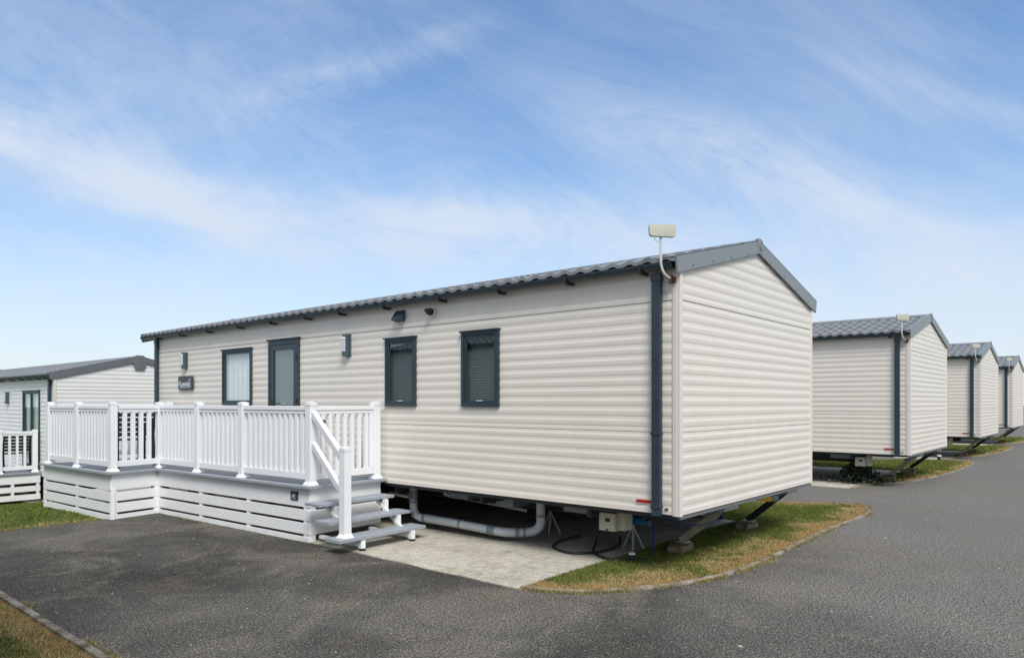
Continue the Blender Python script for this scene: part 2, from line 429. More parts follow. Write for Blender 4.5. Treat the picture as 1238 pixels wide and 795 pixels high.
def wheel(parent, x, y, r=.29, w=.17):
    m = MB(); prof = [(0, r * .62), (0, r * .9), (.03, r), (w - .03, r), (w, r * .9), (w, r * .62)]
    seg = 28; vs = []; fs = []
    for i in range(seg):
        a = 2 * math.pi * i / seg
        for px_, pr_ in prof: vs.append((x + px_, y + pr_ * math.cos(a), r + pr_ * math.sin(a)))
    n = len(prof)
    for i in range(seg):
        for k in range(n - 1): fs.append((i * n + k, i * n + k + 1, ((i + 1) % seg) * n + k + 1, ((i + 1) % seg) * n + k))
    m.add(vs, fs); o = m.build('wheel', M_tyre, parent, smooth='auto')
    h = MB(); h.cyl((x + .03, y, r), (x + w - .03, y, r), r * .62, 20); h.cyl((x - .01, y, r), (x + w + .01, y, r), r * .2, 12)
    h.build('rim', M_chassis, o, smooth='auto')
    return o

def aerial(parent):
    b = MB(); b.box(-.06, .012, .03, .085, 2.90, 2.955); b.box(-.085, -.05, .045, .07, 2.885, 2.97); b.build('aerial_bracket', M_rust, parent, bevel=.003)
    p = MB(); pts = [(-.07, .055, 2.93)] + arc_pts((-.085, .07, 2.945), (-.16, .115, 2.98), (-.16, .115, 3.12), 8) + [(-.16, .115, 3.36)]
    p.tube(pts, .013, 10); a = p.build('aerial', M_pole, parent, smooth='auto')
    # rounded panel facing down the road
    h, w_, r_ = .062, .135, .03; poly = []
    for cx, cy, a0 in ((w_ - r_, h - r_, 0), (-w_ + r_, h - r_, 90), (-w_ + r_, -h + r_, 180), (w_ - r_, -h + r_, 270)):
        for k in range(5): t = R(a0 + k * 22.5); poly.append((cx + r_ * math.cos(t), cy + r_ * math.sin(t)))
    M = Matrix.Translation((-.16, .10, 3.385)) @ Matrix.Rotation(R(-38), 4, 'Z') @ Matrix.Rotation(R(84), 4, 'X')
    d = MB(); d.prism(poly, -.016, .016, M); d.build('aerial_panel', M_aerial, a, bevel=.007, smooth='auto')
    c = MB(); c.tube(arc_pts((-.19, .17, 3.36), (-.22, .17, 3.30), (-.165, .13, 3.27), 6), .003, 6); c.build('aerial_cable', M_waste, a)
    return a

def drain_ring(mb, p, ax, r, w=.03):
    p = Vector(p); ax = Vector(ax).normalized(); mb.tube([p - ax * w / 2, p + ax * w / 2], r, 18)

# ------------------------------------------------------------------ caravan
def make_van(name, mtl, L=11.7, ov=.40, wins=(), door=None, lamps=(), brackets=(), detail=False, barge=M_barge, plate='round', roof0=-.02, dish=True, light_block=True):
    root = empty(name)
    op = [(w[0] + .02, w[1] - .02, w[2] + .02, w[3] - .02) for w in wins] + ([(door[0] + .02, door[1] - .02, .66, door[3] - .02)] if door else [])
    top = EAVE - .05
    siding('side_wall', (0, 0, 0), (0, 1, 0), (-1, 0, 0), L, top + .04, op, mtl, root)
    siding('side_wall', (W, 0, 0), (0, 1, 0), (1, 0, 0), L, top + .04, [], mtl, root)
    def xr(z, a, b):
        zz = z - (top - .03)
        c = 0 if zz <= 0 else min(W / 2 - .01, zz / SL)
        return c, W - c
    siding('end_wall', (0, 0, 0), (1, 0, 0), (0, -1, 0), W, RIDGE - .08, [], mtl, root, xr)
    siding('end_wall', (0, L, 0), (1, 0, 0), (0, 1, 0), W, RIDGE - .08, [], mtl, root, xr)
    for x in (0, W):
        for y in (0, L):
            t = MB(); sx = 1 if x == 0 else -1; sy = 1 if y == 0 else -1; o = .014
            xs = sorted((x - sx * o, x + sx * .012)); ys = sorted((y - sy * o, y + sy * .068)); t.box(xs[0], xs[1], ys[0], ys[1], .634, top)
            o2 = .018; xs = sorted((x - sx * o2, x + sx * .012)); ys = sorted((y - sy * o2, y + sy * .045)); t.box(xs[0], xs[1], ys[0], ys[1], .6335, top + .001)
            ys = sorted((y - sy * o, y + sy * .10)); xs = sorted((x + sx * .0125, x + sx * .035)); ys = sorted((y - sy * .017, y + sy * .01)); t.box(xs[0], xs[1], ys[0], ys[1], .634, top)
            t.build('corner_trim', M_trim, root, bevel=.004)
    # floor pan, ceiling, interior
    u = MB(); u.box(.02, W - .02, .02, L - .02, .60, .639); u.build('underfloor', M_chassis, root)
    e = MB(); e.box(.0, W, -.012, .02, .605, .632); e.box(.0, W, L - .02, L + .012, .605, .632); build_each(e, 'sill_rail', M_barge_dark, root, bevel=.003)
    i = MB(); i.box(.5, W - .3, .5, L - .5, .645, 2.9); i.build('interior_partition', M_int, root)
    roof_sheet('roof_sheet', roof0, L + ov, True, M_roof, root); roof_sheet('roof_sheet', roof0, L + ov, False, M_roof, root)
    rc = MB(); yy = -.035
    pts = [(-.11, -.028), (-.04, .012), (0, .026), (.04, .012), (.11, -.028)]
    vs = [(W / 2 + p[0], y, RIDGE + .028 + p[1]) for y in (yy, L + ov + .02) for p in pts]
    rc.add(vs, [(k, k + 1, k + 6, k + 5) for k in range(4)] + [(0, 5, 9, 4)[::-1]]); rc.build('ridge_cap', M_roof, root)
    # soffit / fascia under the tiles so the gutter line is closed
    for x in (0, W):
        s = MB(); sx = 1 if x == 0 else -1
        a, b = sorted((x - sx * .055, x - sx * .02)); s.box(a, b, 0, L + ov - .02, EAVE - .065, EAVE - .004); s.build('fascia', M_navy, root)
        g = MB(); n = 9; r = .052; cx = x - sx * .108; cz = EAVE - .018
        ring = [(cx - sx * r * math.cos(t), cz - .064 * math.sin(t)) for t in [math.pi * k / n for k in range(n + 1)]]
        ring2 = [(cx - sx * (r - .006) * math.cos(t), cz - .058 * math.sin(t)) for t in [math.pi * k / n for k in range(n + 1)]]
        full = ring + ring2[::-1]; m = len(full); ys = (.03, L + ov - .0)
        vs = [(p[0], y, p[1]) for y in ys for p in full]
        g.add(vs, [(k, (k + 1) % m, m + (k + 1) % m, m + k) for k in range(m)])
        for y in ys: g.prism([(p[0], p[1]) for p in ring], -.004, .004, Matrix(((1, 0, 0, 0), (0, 0, 1, y), (0, 1, 0, 0), (0, 0, 0, 1))))
        gt = g.build('gutter', M_gutter, root, smooth='auto')
        for yb in brackets:
            k = MB(); a, b = sorted((x - sx * .125, x - sx * .012)); k.box(a, b, yb - .02, yb + .02, EAVE - .108, EAVE - .082)
            a, b = sorted((x - sx * .166, x - sx * .15)); k.box(a, b, yb - .014, yb + .014, EAVE - .07, EAVE - .015)
            a, b = sorted((x - sx * .150, x - sx * .11)); k.box(a, b, yb - .014, yb + .014, EAVE - .098, EAVE - .082)
            k.build('gutter_bracket', M_black, gt, bevel=.003)
        for yj in (.9, 4.9, 8.9):
            k = MB(); rr = [(p[0] - sx * .004 * (1 if abs(p[0]) else 1), p[1] - .003) for p in ring]
            k.prism([(p[0], p[1]) for p in rr], -.03, .03, Matrix(((1, 0, 0, 0), (0, 0, 1, yj), (0, 1, 0, 0), (0, 0, 0, 1)))); k.build('gutter_joint', M_gutter, gt)
        for yd in ((.175, .27), (L - .15, L - .055)):
            d = MB(); a, b = sorted((x - sx * .07, x - sx * .016)); d.box(a, b, yd[0], yd[1], .625, EAVE - .10)
            dp = d.build('downpipe', M_navy, root, bevel=.008)
            j = MB(); a, b = sorted((x - sx * .077, x - sx * .0155))
            for zj in (.70, 1.42, 2.93): j.box(a, b, yd[0] - .007, yd[1] + .007, zj, zj + (.03 if zj < 2 else .05))
            build_each(j, 'pipe_joint', M_navy, dp, bevel=.004)
    # barge boards on both ends
    for y, sy in ((0, -1), (L, 1)):
        yo = y if sy < 0 else L + ov
        for left in (True, False):
            b = MB(); x0, x1 = (-.135, W / 2) if left else (W / 2, W + .135)
            top_ = lambda x: roofz(x) + .045
            a0, a1 = sorted((yo + sy * .040, yo + sy * .018)); 
            poly = [(x0, top_(x0)), (x1, top_(x1)), (x1, top_(x1) - .155), (x0 + (.03 if left else 0), top_(x0) - .165)] if left else [(x0, top_(x0)), (x1, top_(x1)), (x1 - .03, top_(x1) - .165), (x0, top_(x0) - .155)]
            MM = Matrix(((1, 0, 0, 0), (0, 0, 1, 0), (0, 1, 0, 0), (0, 0, 0, 1)))
            b.prism(poly, a0, a1, MM)
            # top flange
            c0, c1 = sorted((yo + sy * .040, yo - sy * .10))
            f = [(x0, top_(x0) - .002), (x1, top_(x1) - .002), (x1, top_(x1) - .012), (x0, top_(x0) - .012)]
            b.prism(f, c0, c1, MM)
            bo = b.build('barge_board', barge, root, bevel=.002)
            q = MB()
            for k in range(4):
                xx = x0 + (x1 - x0) * (.17 + .22 * k); q.cyl((xx, yo + sy * .040, top_(xx) - .135), (xx, yo + sy * .044, top_(xx) - .135), .008, 8)
            build_each(q, 'screw', M_black, bo, nv=16)
        pz = RIDGE + .05
        yy0, yy1 = sorted((yo + sy * .046, yo + sy * .015)); MM = Matrix(((1, 0, 0, 0), (0, 0, 1, 0), (0, 1, 0, 0), (0, 0, 0, 1)))
        p = MB()
        if plate == 'round':
            p.prism([(W / 2 - .075, pz - .004), (W / 2 - .03, pz + .010), (W / 2 + .03, pz + .010), (W / 2 + .085, pz - .006), (W / 2 + .085, pz - .15), (W / 2 - .0, pz - .165), (W / 2 - .035, pz - .16)], yy0, yy1, MM)
            po = p.build('ridge_plate', barge, root, bevel=.003)
            k = MB(); k.tube([(W / 2 + .03, yo + sy * (.046 + 0), pz - .08), (W / 2 + .03, yo + sy * .049, pz - .08)], [.055, .05], 20); k.build('emblem', M_barge_dark, po, smooth='auto')
            k = MB(); k.cyl((W / 2 + .03, yo + sy * .049, pz - .08), (W / 2 + .03, yo + sy * .052, pz - .08), .036, 16); k.build('emblem_centre', M_barge, po)
        else:
            p.prism([(W / 2 - .16, pz - .05), (W / 2 - .08, pz + .006), (W / 2 + .08, pz + .006), (W / 2 + .16, pz - .05), (W / 2 + .16, pz - .22), (W / 2 + .11, pz - .36), (W / 2 - .11, pz - .36), (W / 2 - .16, pz - .22)], yy0, yy1, MM)
            p.build('ridge_plate', barge, root, bevel=.003)
        if ov and sy > 0:        # lined soffit in the overhang
            s = MB(); s.add([(-.09, L, EAVE - .03), (W / 2, L, RIDGE - .03), (W / 2, L + ov, RIDGE - .03), (-.09, L + ov, EAVE - .03), (W + .09, L, EAVE - .03), (W + .09, L + ov, EAVE - .03)], [(0, 1, 2, 3), (1, 4, 5, 2)])
            s.build('soffit', M_trim, root)
    # chassis
    for x in (.85, W - .85):
        c = MB(); c.box(x - .035, x + .035, .95, L - .1, .565, .60); c.box(x - .012, x + .012, .95, L - .1, .41, .565); c.box(x - .035, x + .035, .95, L - .1, .385, .41)
        c.build('chassis_beam', M_chassis, root)
    c = MB()
    for k in range(7): y = 1.1 + k * 1.6; c.box(.1, W - .1, y, y + .05, .50, .598)
    build_each(c, 'cross_member', M_chassis, root)
    for y in (6.3, 7.05):
        wheel(root, .48, y); wheel(root, W - .65, y)
        a = MB(); a.cyl((.5, y, .29), (W - .5, y, .29), .035, 10); a.build('axle', M_chassis, root)
    for x, sgn in ((1.28, 1), (3.2, 1)):
        for (y0, yd) in ((.09, 1), (L - .09, -1)):
            s = MB(); s.bar((x, y0, .60), (x + .03, y0 + yd * .56, .134), .06, .02); s.bar((x - .036, y0, .60), (x - .006, y0 + yd * .56, .134), .012, .075); s.bar((x + .036, y0, .60), (x + .066, y0 + yd * .56, .134), .012, .075)
            st = s.build('corner_steady', M_olive if x < 2 and yd > 0 else M_chassis, root)
            s = MB(); s.bar((x - .16, y0 - .03 * yd, .575), (x + .20, y0 - .03 * yd, .575), .04, .05); s.bar((x + .12, y0 + yd * .0, .56), (x - .02, y0 + yd * .30, .46), .035, .02); s.bar((x - .16, y0 + yd * .0, .57), (x - .02, y0 + yd * .26, .44), .02, .035)
            s.bar((x - .07, y0 + .05 * yd, .56), (x + .01, y0 + yd * .22, .44), .02, .02); s.cyl((x - .06, y0 + yd * .1, .54), (x + .12, y0 + yd * .1, .54), .012, 8)
            s.build('hinge_bracket', M_steel, st)
            s = MB(); s.box(x - .05, x + .08, y0 + yd * .5 - .03, y0 + yd * .62, .118, .134) if yd > 0 else s.box(x - .05, x + .08, y0 - .62, y0 - .47, .118, .134)
            s.build('foot_plate', M_steel, st)
    # underside clutter: tank, waste pipe, meter box
    m = MB(); m.box(.24, .46, .89, 1.09, .350, .545); mb_ = m.build('meter_box', M_cream, root, bevel=.008)
    m = MB(); m.box(.2375, .2395, .95, 1.01, .45, .49); m.box(.2375, .2395, .97, 1.0, .356, .372); m.build('box_label', M_black, mb_)
    m = MB(); m.box(.3, .46, .80, .888, .36, .60); m.build('box_side_duct', M_cream, mb_, bevel=.005)
    m = MB(); m.box(.28, .45, 1.13, 1.6, .50, .60); m.build('vent_duct', M_pvcd, root, bevel=.006)
    if light_block:  # dark panel added on the far side to block light from under the floor
        sk = MB(); sk.box(W - .06, W - .03, 1.25, L - .1, .012, .60); sk.build('light_block_panel', M_chassis, root)
    r_ = MB(); r_.box(-.0195, -.0135, .292, .47, .742, .768); r_.build('reflector', M_red, root, bevel=.002)
    v = MB(); v.box(-.0195, -.01, .115, .150, .69, .705); v.build('small_vent', M_black, root)
    if dish: aerial(root)
    # wall openings
    for w in wins: window(root, *w[:4], back=w[4], mullion=len(w) > 5)
    if door:
        y0, y1, z0, z1 = door
        dd = MB(); t = .05
        dd.box(-.034, .03, y0, y1, z1 - .075, z1); dd.box(-.034, .03, y0, y0 + t, z0, z1 - .075); dd.box(-.034, .03, y1 - t, y1, z0, z1 - .075); dd.box(-.034, .03, y0 + t, y1 - t, z0, z0 + .04)
        dr = dd.build('door_frame', M_navy, root, bevel=.004)
        k = MB(); k.box(-.06, .0, y0 - .02, y1 + .02, z1 - .003, z1 + .02); k.build('drip_bar', M_navy, dr, bevel=.004)
        leaf = MB(); a0, a1 = y0 + t + .003, y1 - t - .003; zt = z1 - .078; s = .10
        leaf.box(-.026, .02, a0, a1, zt - .085, zt); leaf.box(-.026, .02, a0, a0 + s, z0 + .045, zt - .085); leaf.box(-.026, .02, a1 - s, a1, z0 + .045, zt - .085)
        leaf.box(-.026, .02, a0 + s, a1 - s, z0 + .045, z0 + .18)
        d_ = leaf.build('door', M_navy, root, bevel=.004)
        g = MB(); g.add([(-.008, a0 + s - .01, z0 + .17), (-.008, a1 - s + .01, z0 + .17), (-.008, a1 - s + .01, zt - .075), (-.008, a0 + s - .01, zt - .075)], [(0, 1, 2, 3)]); g.build('pane', M_glass, d_)
        g = MB(); g.box(.022, .03, a0, a1, z0 + .05, zt); g.build('frosted_panel', M_obs, d_)
        g = MB(); yy = a1 - .05; g.cyl((-.026, yy, 1.72), (-.07, yy, 1.72), .012, 8); g.bar((-.07, yy + .01, 1.72), (-.07, yy - .11, 1.72), .02, .02); g.box(-.032, -.0265, yy - .02, yy + .02, 1.62, 1.78); g.build('handle', M_black, d_)
        g = MB()
        for zz in (.95, 1.72, 2.42): g.cyl((-.036, a0 + .0, zz), (-.036, a0 + .0, zz + .09), .014, 8)
        g.build('hinge', M_black, d_)
    for y, z in lamps: wall_lamp(root, y, z)
    return root

BR = (.35, 1.256, 2.238, 3.224, 4.314, 5.319, 6.179, 7.164, 8.2, 9.3, 10.38, 11.4)
main = make_van('static_caravan', M_side,
                wins=[(2.325, 2.94, 1.688, 2.60, 'blind'), (3.785, 4.405, 1.688, 2.60, 'blind'), (7.93, 8.93, 1.70, 2.66, 'curtain')],
                door=(6.50, 7.39, .76, 2.745), lamps=[(5.25, 2.565), (10.36, 2.54)], brackets=BR)
tag(main, 'large cream static caravan in front, its long side behind the white deck', 'caravan', 'static caravans on the park')
# --- details only on the main van
h = MB(); h.add([(-.02, 4.0, 2.97), (-.02, 4.19, 2.97), (-.10, 4.19, 2.86), (-.10, 4.0, 2.86), (-.02, 4.0, 2.82), (-.02, 4.19, 2.82), (-.10, 4.0, 2.84), (-.10, 4.19, 2.84)],
                [(0, 1, 2, 3), (0, 3, 6, 4), (1, 5, 7, 2), (3, 2, 7, 6), (4, 6, 7, 5)]); h.build('vent_hood', M_navy, main, bevel=.004)
f = MB(); f.tube([(-.012, 3.47, 2.895), (-.03, 3.47, 2.895)], .062, 24); fo = f.build('flue', M_waste, main, smooth='auto')
f = MB(); f.tube([(-.03, 3.47, 2.90), (-.10, 3.47, 2.90)], .04, 18); f.tube([(-.10, 3.47, 2.905), (-.135, 3.48, 2.915)], .026, 14); f.tube([(-.06, 3.47, 2.9), (-.07, 3.47, 2.9)], .047, 18); f.build('flue_terminal', M_black, fo, smooth='auto')
s = MB(); w2, h2 = .30, .13; poly = []
for cx, cy, a0 in ((w2 - .04, h2 - .04, 0), (-w2 + .04, h2 - .04, 90), (-w2 + .04, -h2 + .04, 180), (w2 - .04, -h2 + .04, 270)):
    for k in range(4): t = R(a0 + k * 30); poly.append((cx + .04 * math.cos(t), cy + .04 * math.sin(t)))
MS = Matrix(((0, 0, -1, -.03), (-1, 0, 0, 10.33), (0, 1, 0, 2.115), (0, 0, 0, 1)))
s.prism(poly, -.008, .012, MS); so = s.build('name_sign', M_slate, main, bevel=.003)
text_mesh('Keswick', .145, 'lettering', M_ink, so, MS @ Matrix.Translation((-.03, -.025, .0132)), bold=.0035)
k = MB()   # pale sprig in the corner and a faint rule under the word
for i in range(7):
    a = R(200 + i * 22); k.bar(MS @ Vector((.19, .07, .0135)), MS @ Vector((.19 + .05 * math.cos(a), .075 + .035 * math.sin(a), .0135)), .008, .002, (1, 0, 0))
k.bar(MS @ Vector((-.22, -.095, .0135)), MS @ Vector((.2, -.085, .0135)), .012, .002, (1, 0, 0)); k.build('sign_ornament', M_pvc, so)
# drainage under the main van
p = MB(); R_ = .056
pts = [(.35, 4.25, .62), (.35, 4.25, .40)] + arc_pts((.35, 4.25, .30), (.35, 4.24, .165), (.35, 4.08, .155), 8) + [(.35, 3.4, .150), (.35, 2.80, .135)] + \
      arc_pts((.35, 2.70, .133), (.35, 2.58, .13), (.42, 2.49, .13), 6) + [(.50, 2.39, .13)] + arc_pts((.53, 2.35, .135), (.62, 2.22, .14), (.63, 2.21, .27), 8) + [(.63, 2.21, .62)]
p.tube(pts, R_, 18); pipe = p.build('drain_pipe', M_pvc, main, smooth='auto')
p = MB()
for c, a, w_ in (((.35, 4.25, .50), (0, 0, 1), .04), ((.35, 4.25, .44), (0, 0, 1), .10), ((.35, 4.25, .36), (0, 0, 1), .03), ((.35, 4.20, .19), (0, -.7, .7), .05), ((.35, 4.0, .155), (0, 1, 0), .04), ((.35, 3.32, .15), (0, 1, 0), .02),
                 ((.35, 2.76, .135), (0, 1, 0), .12), ((.455, 2.44, .13), (.6, -.75, 0), .05), ((.51, 2.37, .13), (.6, -.75, 0), .03), ((.63, 2.21, .34), (0, 0, 1), .03)):
    q_ = MB(); drain_ring(q_, c, a, R_ + .008, w_); q_.build('pipe_collar', M_pvcd, pipe, smooth='auto')
p.cyl((.29, 4.25, .44), (.27, 4.25, .44), .035, 14); p.tube([(.35, 4.31, .44), (.35, 4.35, .46)], .03, 12); p.build('access_cap', M_pvcd, pipe, smooth='auto')
p = MB(); p.tube([(.75, 4.0, .47), (1.0, 3.9, .37), (1.0, 2.75, .31)], .022, 10); p.tube([(.30, 4.7, .45), (.30, 4.3, .43)], .022, 10)
p.tube([(.62, 3.9, .56), (.62, 3.9, .47), (.66, 3.84, .45)], .026, 10); p.build('waste_pipe', M_waste, main, smooth='auto')
p = MB(); p.box(.5, .9, 3.35, 3.7, .44, .6); p.box(.5, .95, 2.55, 2.85, .42, .6); build_each(p, 'trap_box', M_pvcd, main, bevel=.03)
p = MB(); p.tube([(.68, 2.2, .39), (1.0, 2.45, .375), (1.05, 2.0, .375), (1.05, 1.2, .40)], .014, 8); p.build('water_pipe', M_blue, main, smooth='auto')
p = MB()
for dx in (0, .02): p.tube([(.8 + dx, .70, .60), (.8 + dx, .72 + dx, .30), (.8 + dx * 2, .74 + dx * 2, .02)], .007, 6)
p.tube([(.8, .7, .55)] + arc_pts((.75, .60, .48), (.9, .1, .28), (1.2, .05, .60), 8), .005, 6); p.build('cable', M_bluerope, main)
p = MB(); p.tube([(.55, .86, .45), (.55, .72, .44)], .05, 12); p.tube([(.55, .72, .44), (.55, .64, .435)], .03, 10); p.build('stop_valve', M_blue, main, smooth='auto')
p = MB(); p.tube([(2.40, .22, .555), (2.70, .16, .53)], [.03, .05], 14); c_ = p.build('coupling', M_yellow, main, smooth='auto')
p = MB(); p.tube([(2.705, .16, .53), (2.84, .13, .525)], .055, 14); p.build('coupling_plug', M_pvcd, c_, smooth='auto')

# --- row of vans behind
row = make_van('static_caravan', M_side, wins=[(5.2, 5.8, 1.688, 2.60, 'blind'), (7.93, 8.93, 1.70, 2.66, 'curtain')], brackets=(.35, 2.4, 4.5, 6.5, 8.6, 10.6), ov=.1, light_block=False)
row.location = (9.662, -.03, .045)
tag(row, 'second cream static caravan in the row, right behind the end of the front one', 'caravan', 'static caravans on the park')
for X, Y, Z, lab in ((19.19, .0, .052, 'third cream static caravan in the receding row, half hidden by the second one'),
                     (28.66, .12, .09, 'farthest cream static caravan of the row, cut by the right photo edge')):
    c = copy_tree(row); c.location = (X, Y, Z); tag(c, lab)
# caravan on the next plot to the left of the photographer (seen mirrored in the window panes)
opp = copy_tree(row); opp.location = (-9.75, .0, .0); tag(opp, 'cream static caravan outside the frame, seen only mirrored in the dark window panes')
# neighbour on the left, lower ground
nb = make_van('static_caravan', M_side_white, wins=[(1.02, 2.32, .83, 2.73, 'curtain', 1), (5.2, 6.0, 1.69, 2.6, 'blind')], lamps=[(3.62, 2.56)], brackets=(.35, .9, 1.5, 2.2, 3, 4, 5), ov=.3, barge=M_barge_dark, plate='poly', dish=False)
nb.location = (-.60, 15.82, -.70)
tag(nb, 'pale static caravan on lower ground at the left edge, with a two-pane french window', 'caravan', 'static caravans on the park')

# ------------------------------------------------------------------ decking
def post(parent, x, y, z0, z1, rz=0, w=.10, mtl=M_white):
    M = Matrix.Translation((x, y, 0)) @ Matrix.Rotation(rz, 4, 'Z')
    p = MB(); p.box(-w / 2, w / 2, -w / 2, w / 2, z0, z1 - .05, M); o = p.build('post', mtl, parent, bevel=.006)
    c = MB(); a = w / 2 + .004
    c.box(-a, a, -a, a, z1 - .052, z1 - .012, M)
    b = w / 2 + .002
    c.add([M @ Vector(q) for q in ((-a, -a, z1 - .0118), (a, -a, z1 - .0118), (a, a, z1 - .0118), (-a, a, z1 - .0118), (-.015, -.015, z1), (.015, -.015, z1), (.015, .015, z1), (-.015, .015, z1))],
          [(0, 1, 5, 4), (1, 2, 6, 5), (2, 3, 7, 6), (3, 0, 4, 7), (4, 5, 6, 7)])
    c.build('post_cap', mtl, o, bevel=.003)
    s = MB(); a2, a3 = w / 2 + .022, w / 2 + .003
    s.add([M @ Vector(q) for q in ((-a2, -a2, z0), (a2, -a2, z0), (a2, a2, z0), (-a2, a2, z0), (-a2, -a2, z0 + .01), (a2, -a2, z0 + .01), (a2, a2, z0 + .01), (-a2, a2, z0 + .01), (-a3, -a3, z0 + .045), (a3, -a3, z0 + .045), (a3, a3, z0 + .045), (-a3, a3, z0 + .045))],
          [(0, 3, 2, 1)] + [(i, (i + 1) % 4, 4 + (i + 1) % 4, 4 + i) for i in range(4)] + [(4 + i, 4 + (i + 1) % 4, 8 + (i + 1) % 4, 8 + i) for i in range(4)] + [(8, 9, 10, 11)])
    s.build('post_skirt', mtl, o, bevel=.003)
    return o

def railing(parent, a, b, zd, h=.99, sp=.115, name='railing', stiles=False, bw=.058):
    """panel from post centre a to post centre b, deck level zd"""
    a = Vector((*a, 0)); b = Vector((*b, 0)); d = (b - a).normalized(); a = a + d * .052; b = b - d * .052; L = (b - a).length
    M = Matrix((d, Vector((-d.y, d.x, 0)), Vector((0, 0, 1)))).transposed().to_4x4(); M.translation = a
    r = MB(); r.box(0, L, -.028, .028, zd + .07, zd + .155, M); root = r.build(name, M_white, parent, bevel=.008)
    t = MB(); t.box(0, L, -.034, .034, zd + h - .055, zd + h, M); t.box(0, L, -.024, .024, zd + h - .10, zd + h - .0555, M); t.build('top_rail', M_white, root, bevel=.009)
    n = max(2, int(round(L / sp))) - 1
    if stiles:
        s = MB(); s.box(0, .07, -.026, .026, zd + .156, zd + h - .101, M); s.box(L - .07, L, -.026, .026, zd + .156, zd + h - .101, M); s.build('stile', M_white, root, bevel=.006)
    for i in range(n):
        x = L * (i + 1) / (n + 1); q = MB(); q.box(x - bw / 2, x + bw / 2, -.021, .021, zd + .156, zd + h - .101, M); q.build('baluster', M_white, root, bevel=.004)
    return root

ZD = .70
th = R(2.65); A = Vector((-1.24, 4.37))
def LL(x, y): return (A.x + x * math.cos(th) - y * math.sin(th), A.y + x * math.sin(th) + y * math.cos(th))
yB, yC, yD = 3.92, 3.80, 6.42
deck = empty('decking', (0, 0, 0), 0, 'white slatted decking with railings and grey boards along the front caravan', 'decking')
outline = [LL(0, 0), LL(0, yB), LL(-.75, yC), LL(-.75, yD), (-.045, LL(0, yD)[1] + .08), (-.045, 4.43)]
# boards
fl = MB()
ins = outline
def polyclip_rows(poly, y0, y1):   # horizontal slab clip (Sutherland-Hodgman)
    def clip(pl, f):
        out = []
        for i in range(len(pl)):
            p, q = pl[i], pl[(i + 1) % len(pl)]; fp, fq = f(p), f(q)
            if fp >= 0: out.append(p)
            if fp * fq < 0: t = fp / (fp - fq); out.append((p[0] + (q[0] - p[0]) * t, p[1] + (q[1] - p[1]) * t))
        return out
    pl = clip(poly, lambda p: p[1] - y0)
    return clip(pl, lambda p: y1 - p[1]) if pl else []
# main part (right of the recess line) and the protruding part as two convex pieces
for poly in ([LL(0.02, .02), LL(.02, yD), (-.045, LL(0, yD)[1] + .08), (-.045, 4.45)], [LL(-.73, yC + .02), LL(-.73, yD), LL(.0195, yD), LL(.0195, yB + .02)]):
    y = 4.2
    while y < 11.2:
        c = polyclip_rows(poly, y, y + .138)
        if len(c) > 2: fl.prism(c, ZD - .028, ZD - .003)
        y += .145
fl.build('deck_floor', M_comp, deck)
ed = MB()
def edge(p, q, ext=0.0):
    ed.bar((p[0], p[1], ZD - .013), (q[0], q[1], ZD - .013), .085, .034)
edge(LL(0, -.015), LL(0, yB)); edge(LL(-.78, yC), LL(.0, yB)); edge(LL(-.75, yC - .03), LL(-.75, yD + .03)); 
ed.build('edge_board', M_comp, deck, bevel=.004)
ed = MB(); ed.bar((*LL(-.04, 0), ZD - .0125), (.01, 4.425, ZD - .0125), .085, .034); ed.build('edge_board', M_comp, deck, bevel=.004)
# skirt boards with gaps
BANDS = [(.434, ZD - .031), (.266, .400), (.096, .232), (-.03, .062)]
def skirt(p, q, battens, trim_end=True, bands=BANDS, zmin=-.05, parent=None, gapfirst=True, outsign=1):
    p = Vector((*p, 0)); q = Vector((*q, 0)); d = (q - p).normalized(); L = (q - p).length
    M = Matrix((d, Vector((-d.y, d.x, 0)), Vector((0, 0, 1)))).transposed().to_4x4(); M.translation = p
    for z0, z1 in bands:
        m = MB(); m.box(0, L, -.011, .011, z0, z1, M); m.build('skirt_board', M_skirt, parent, bevel=.003)
    m = MB()
    for b in battens: m.box(b - .03, b + .03, -.008, .045, zmin, bands[0][0] + .02, M)
    build_each(m, 'batten', M_skirt, parent)
inn = .03
P0, P1, P2, P3 = LL(inn, inn), LL(inn, yB + .0), LL(-.75 + inn, yC + inn), LL(-.75 + inn, yD)
skirt(P3, P2, [.035, 1.35, 2.58], parent=deck)
skirt(P2, (P1[0], P1[1] + inn), [.06, .72], parent=deck)
skirt((P1[0], P1[1] + inn), P0, [.03, 1.3, 2.55, 3.83], parent=deck)
P4 = (-.06, 4.47)
skirt(P0, P4, [.05, .55], parent=deck, bands=[(.434, ZD - .031), (.266, .400), (.096, .232)])
m = MB()
for p in (P0, P2, P3, (P1[0], P1[1] + .03)): m.box(p[0] - .004, p[0] + .05, p[1] - .004, p[1] + .05, -.04, .426)
build_each(m, 'corner_batten', M_skirt, deck, bevel=.003)
m = MB()
for x, y in ((-.9, 5), (-.9, 6.6), (-.9, 8.2), (-.9, 9.6), (-1.8, 9), (-1.8, 10.4), (-.2, 5), (-.2, 7), (-.2, 9), (-.2, 10.8)): m.box(x - .05, x + .05, y - .05, y + .05, -.15, ZD - .16)
for y in (4.6, 5.8, 7, 8.3, 9.5, 10.8): m.box(-1.2, -.06, y - .03, y + .03, ZD - .16, ZD - .03)
build_each(m, 'joist', M_chassis, deck)
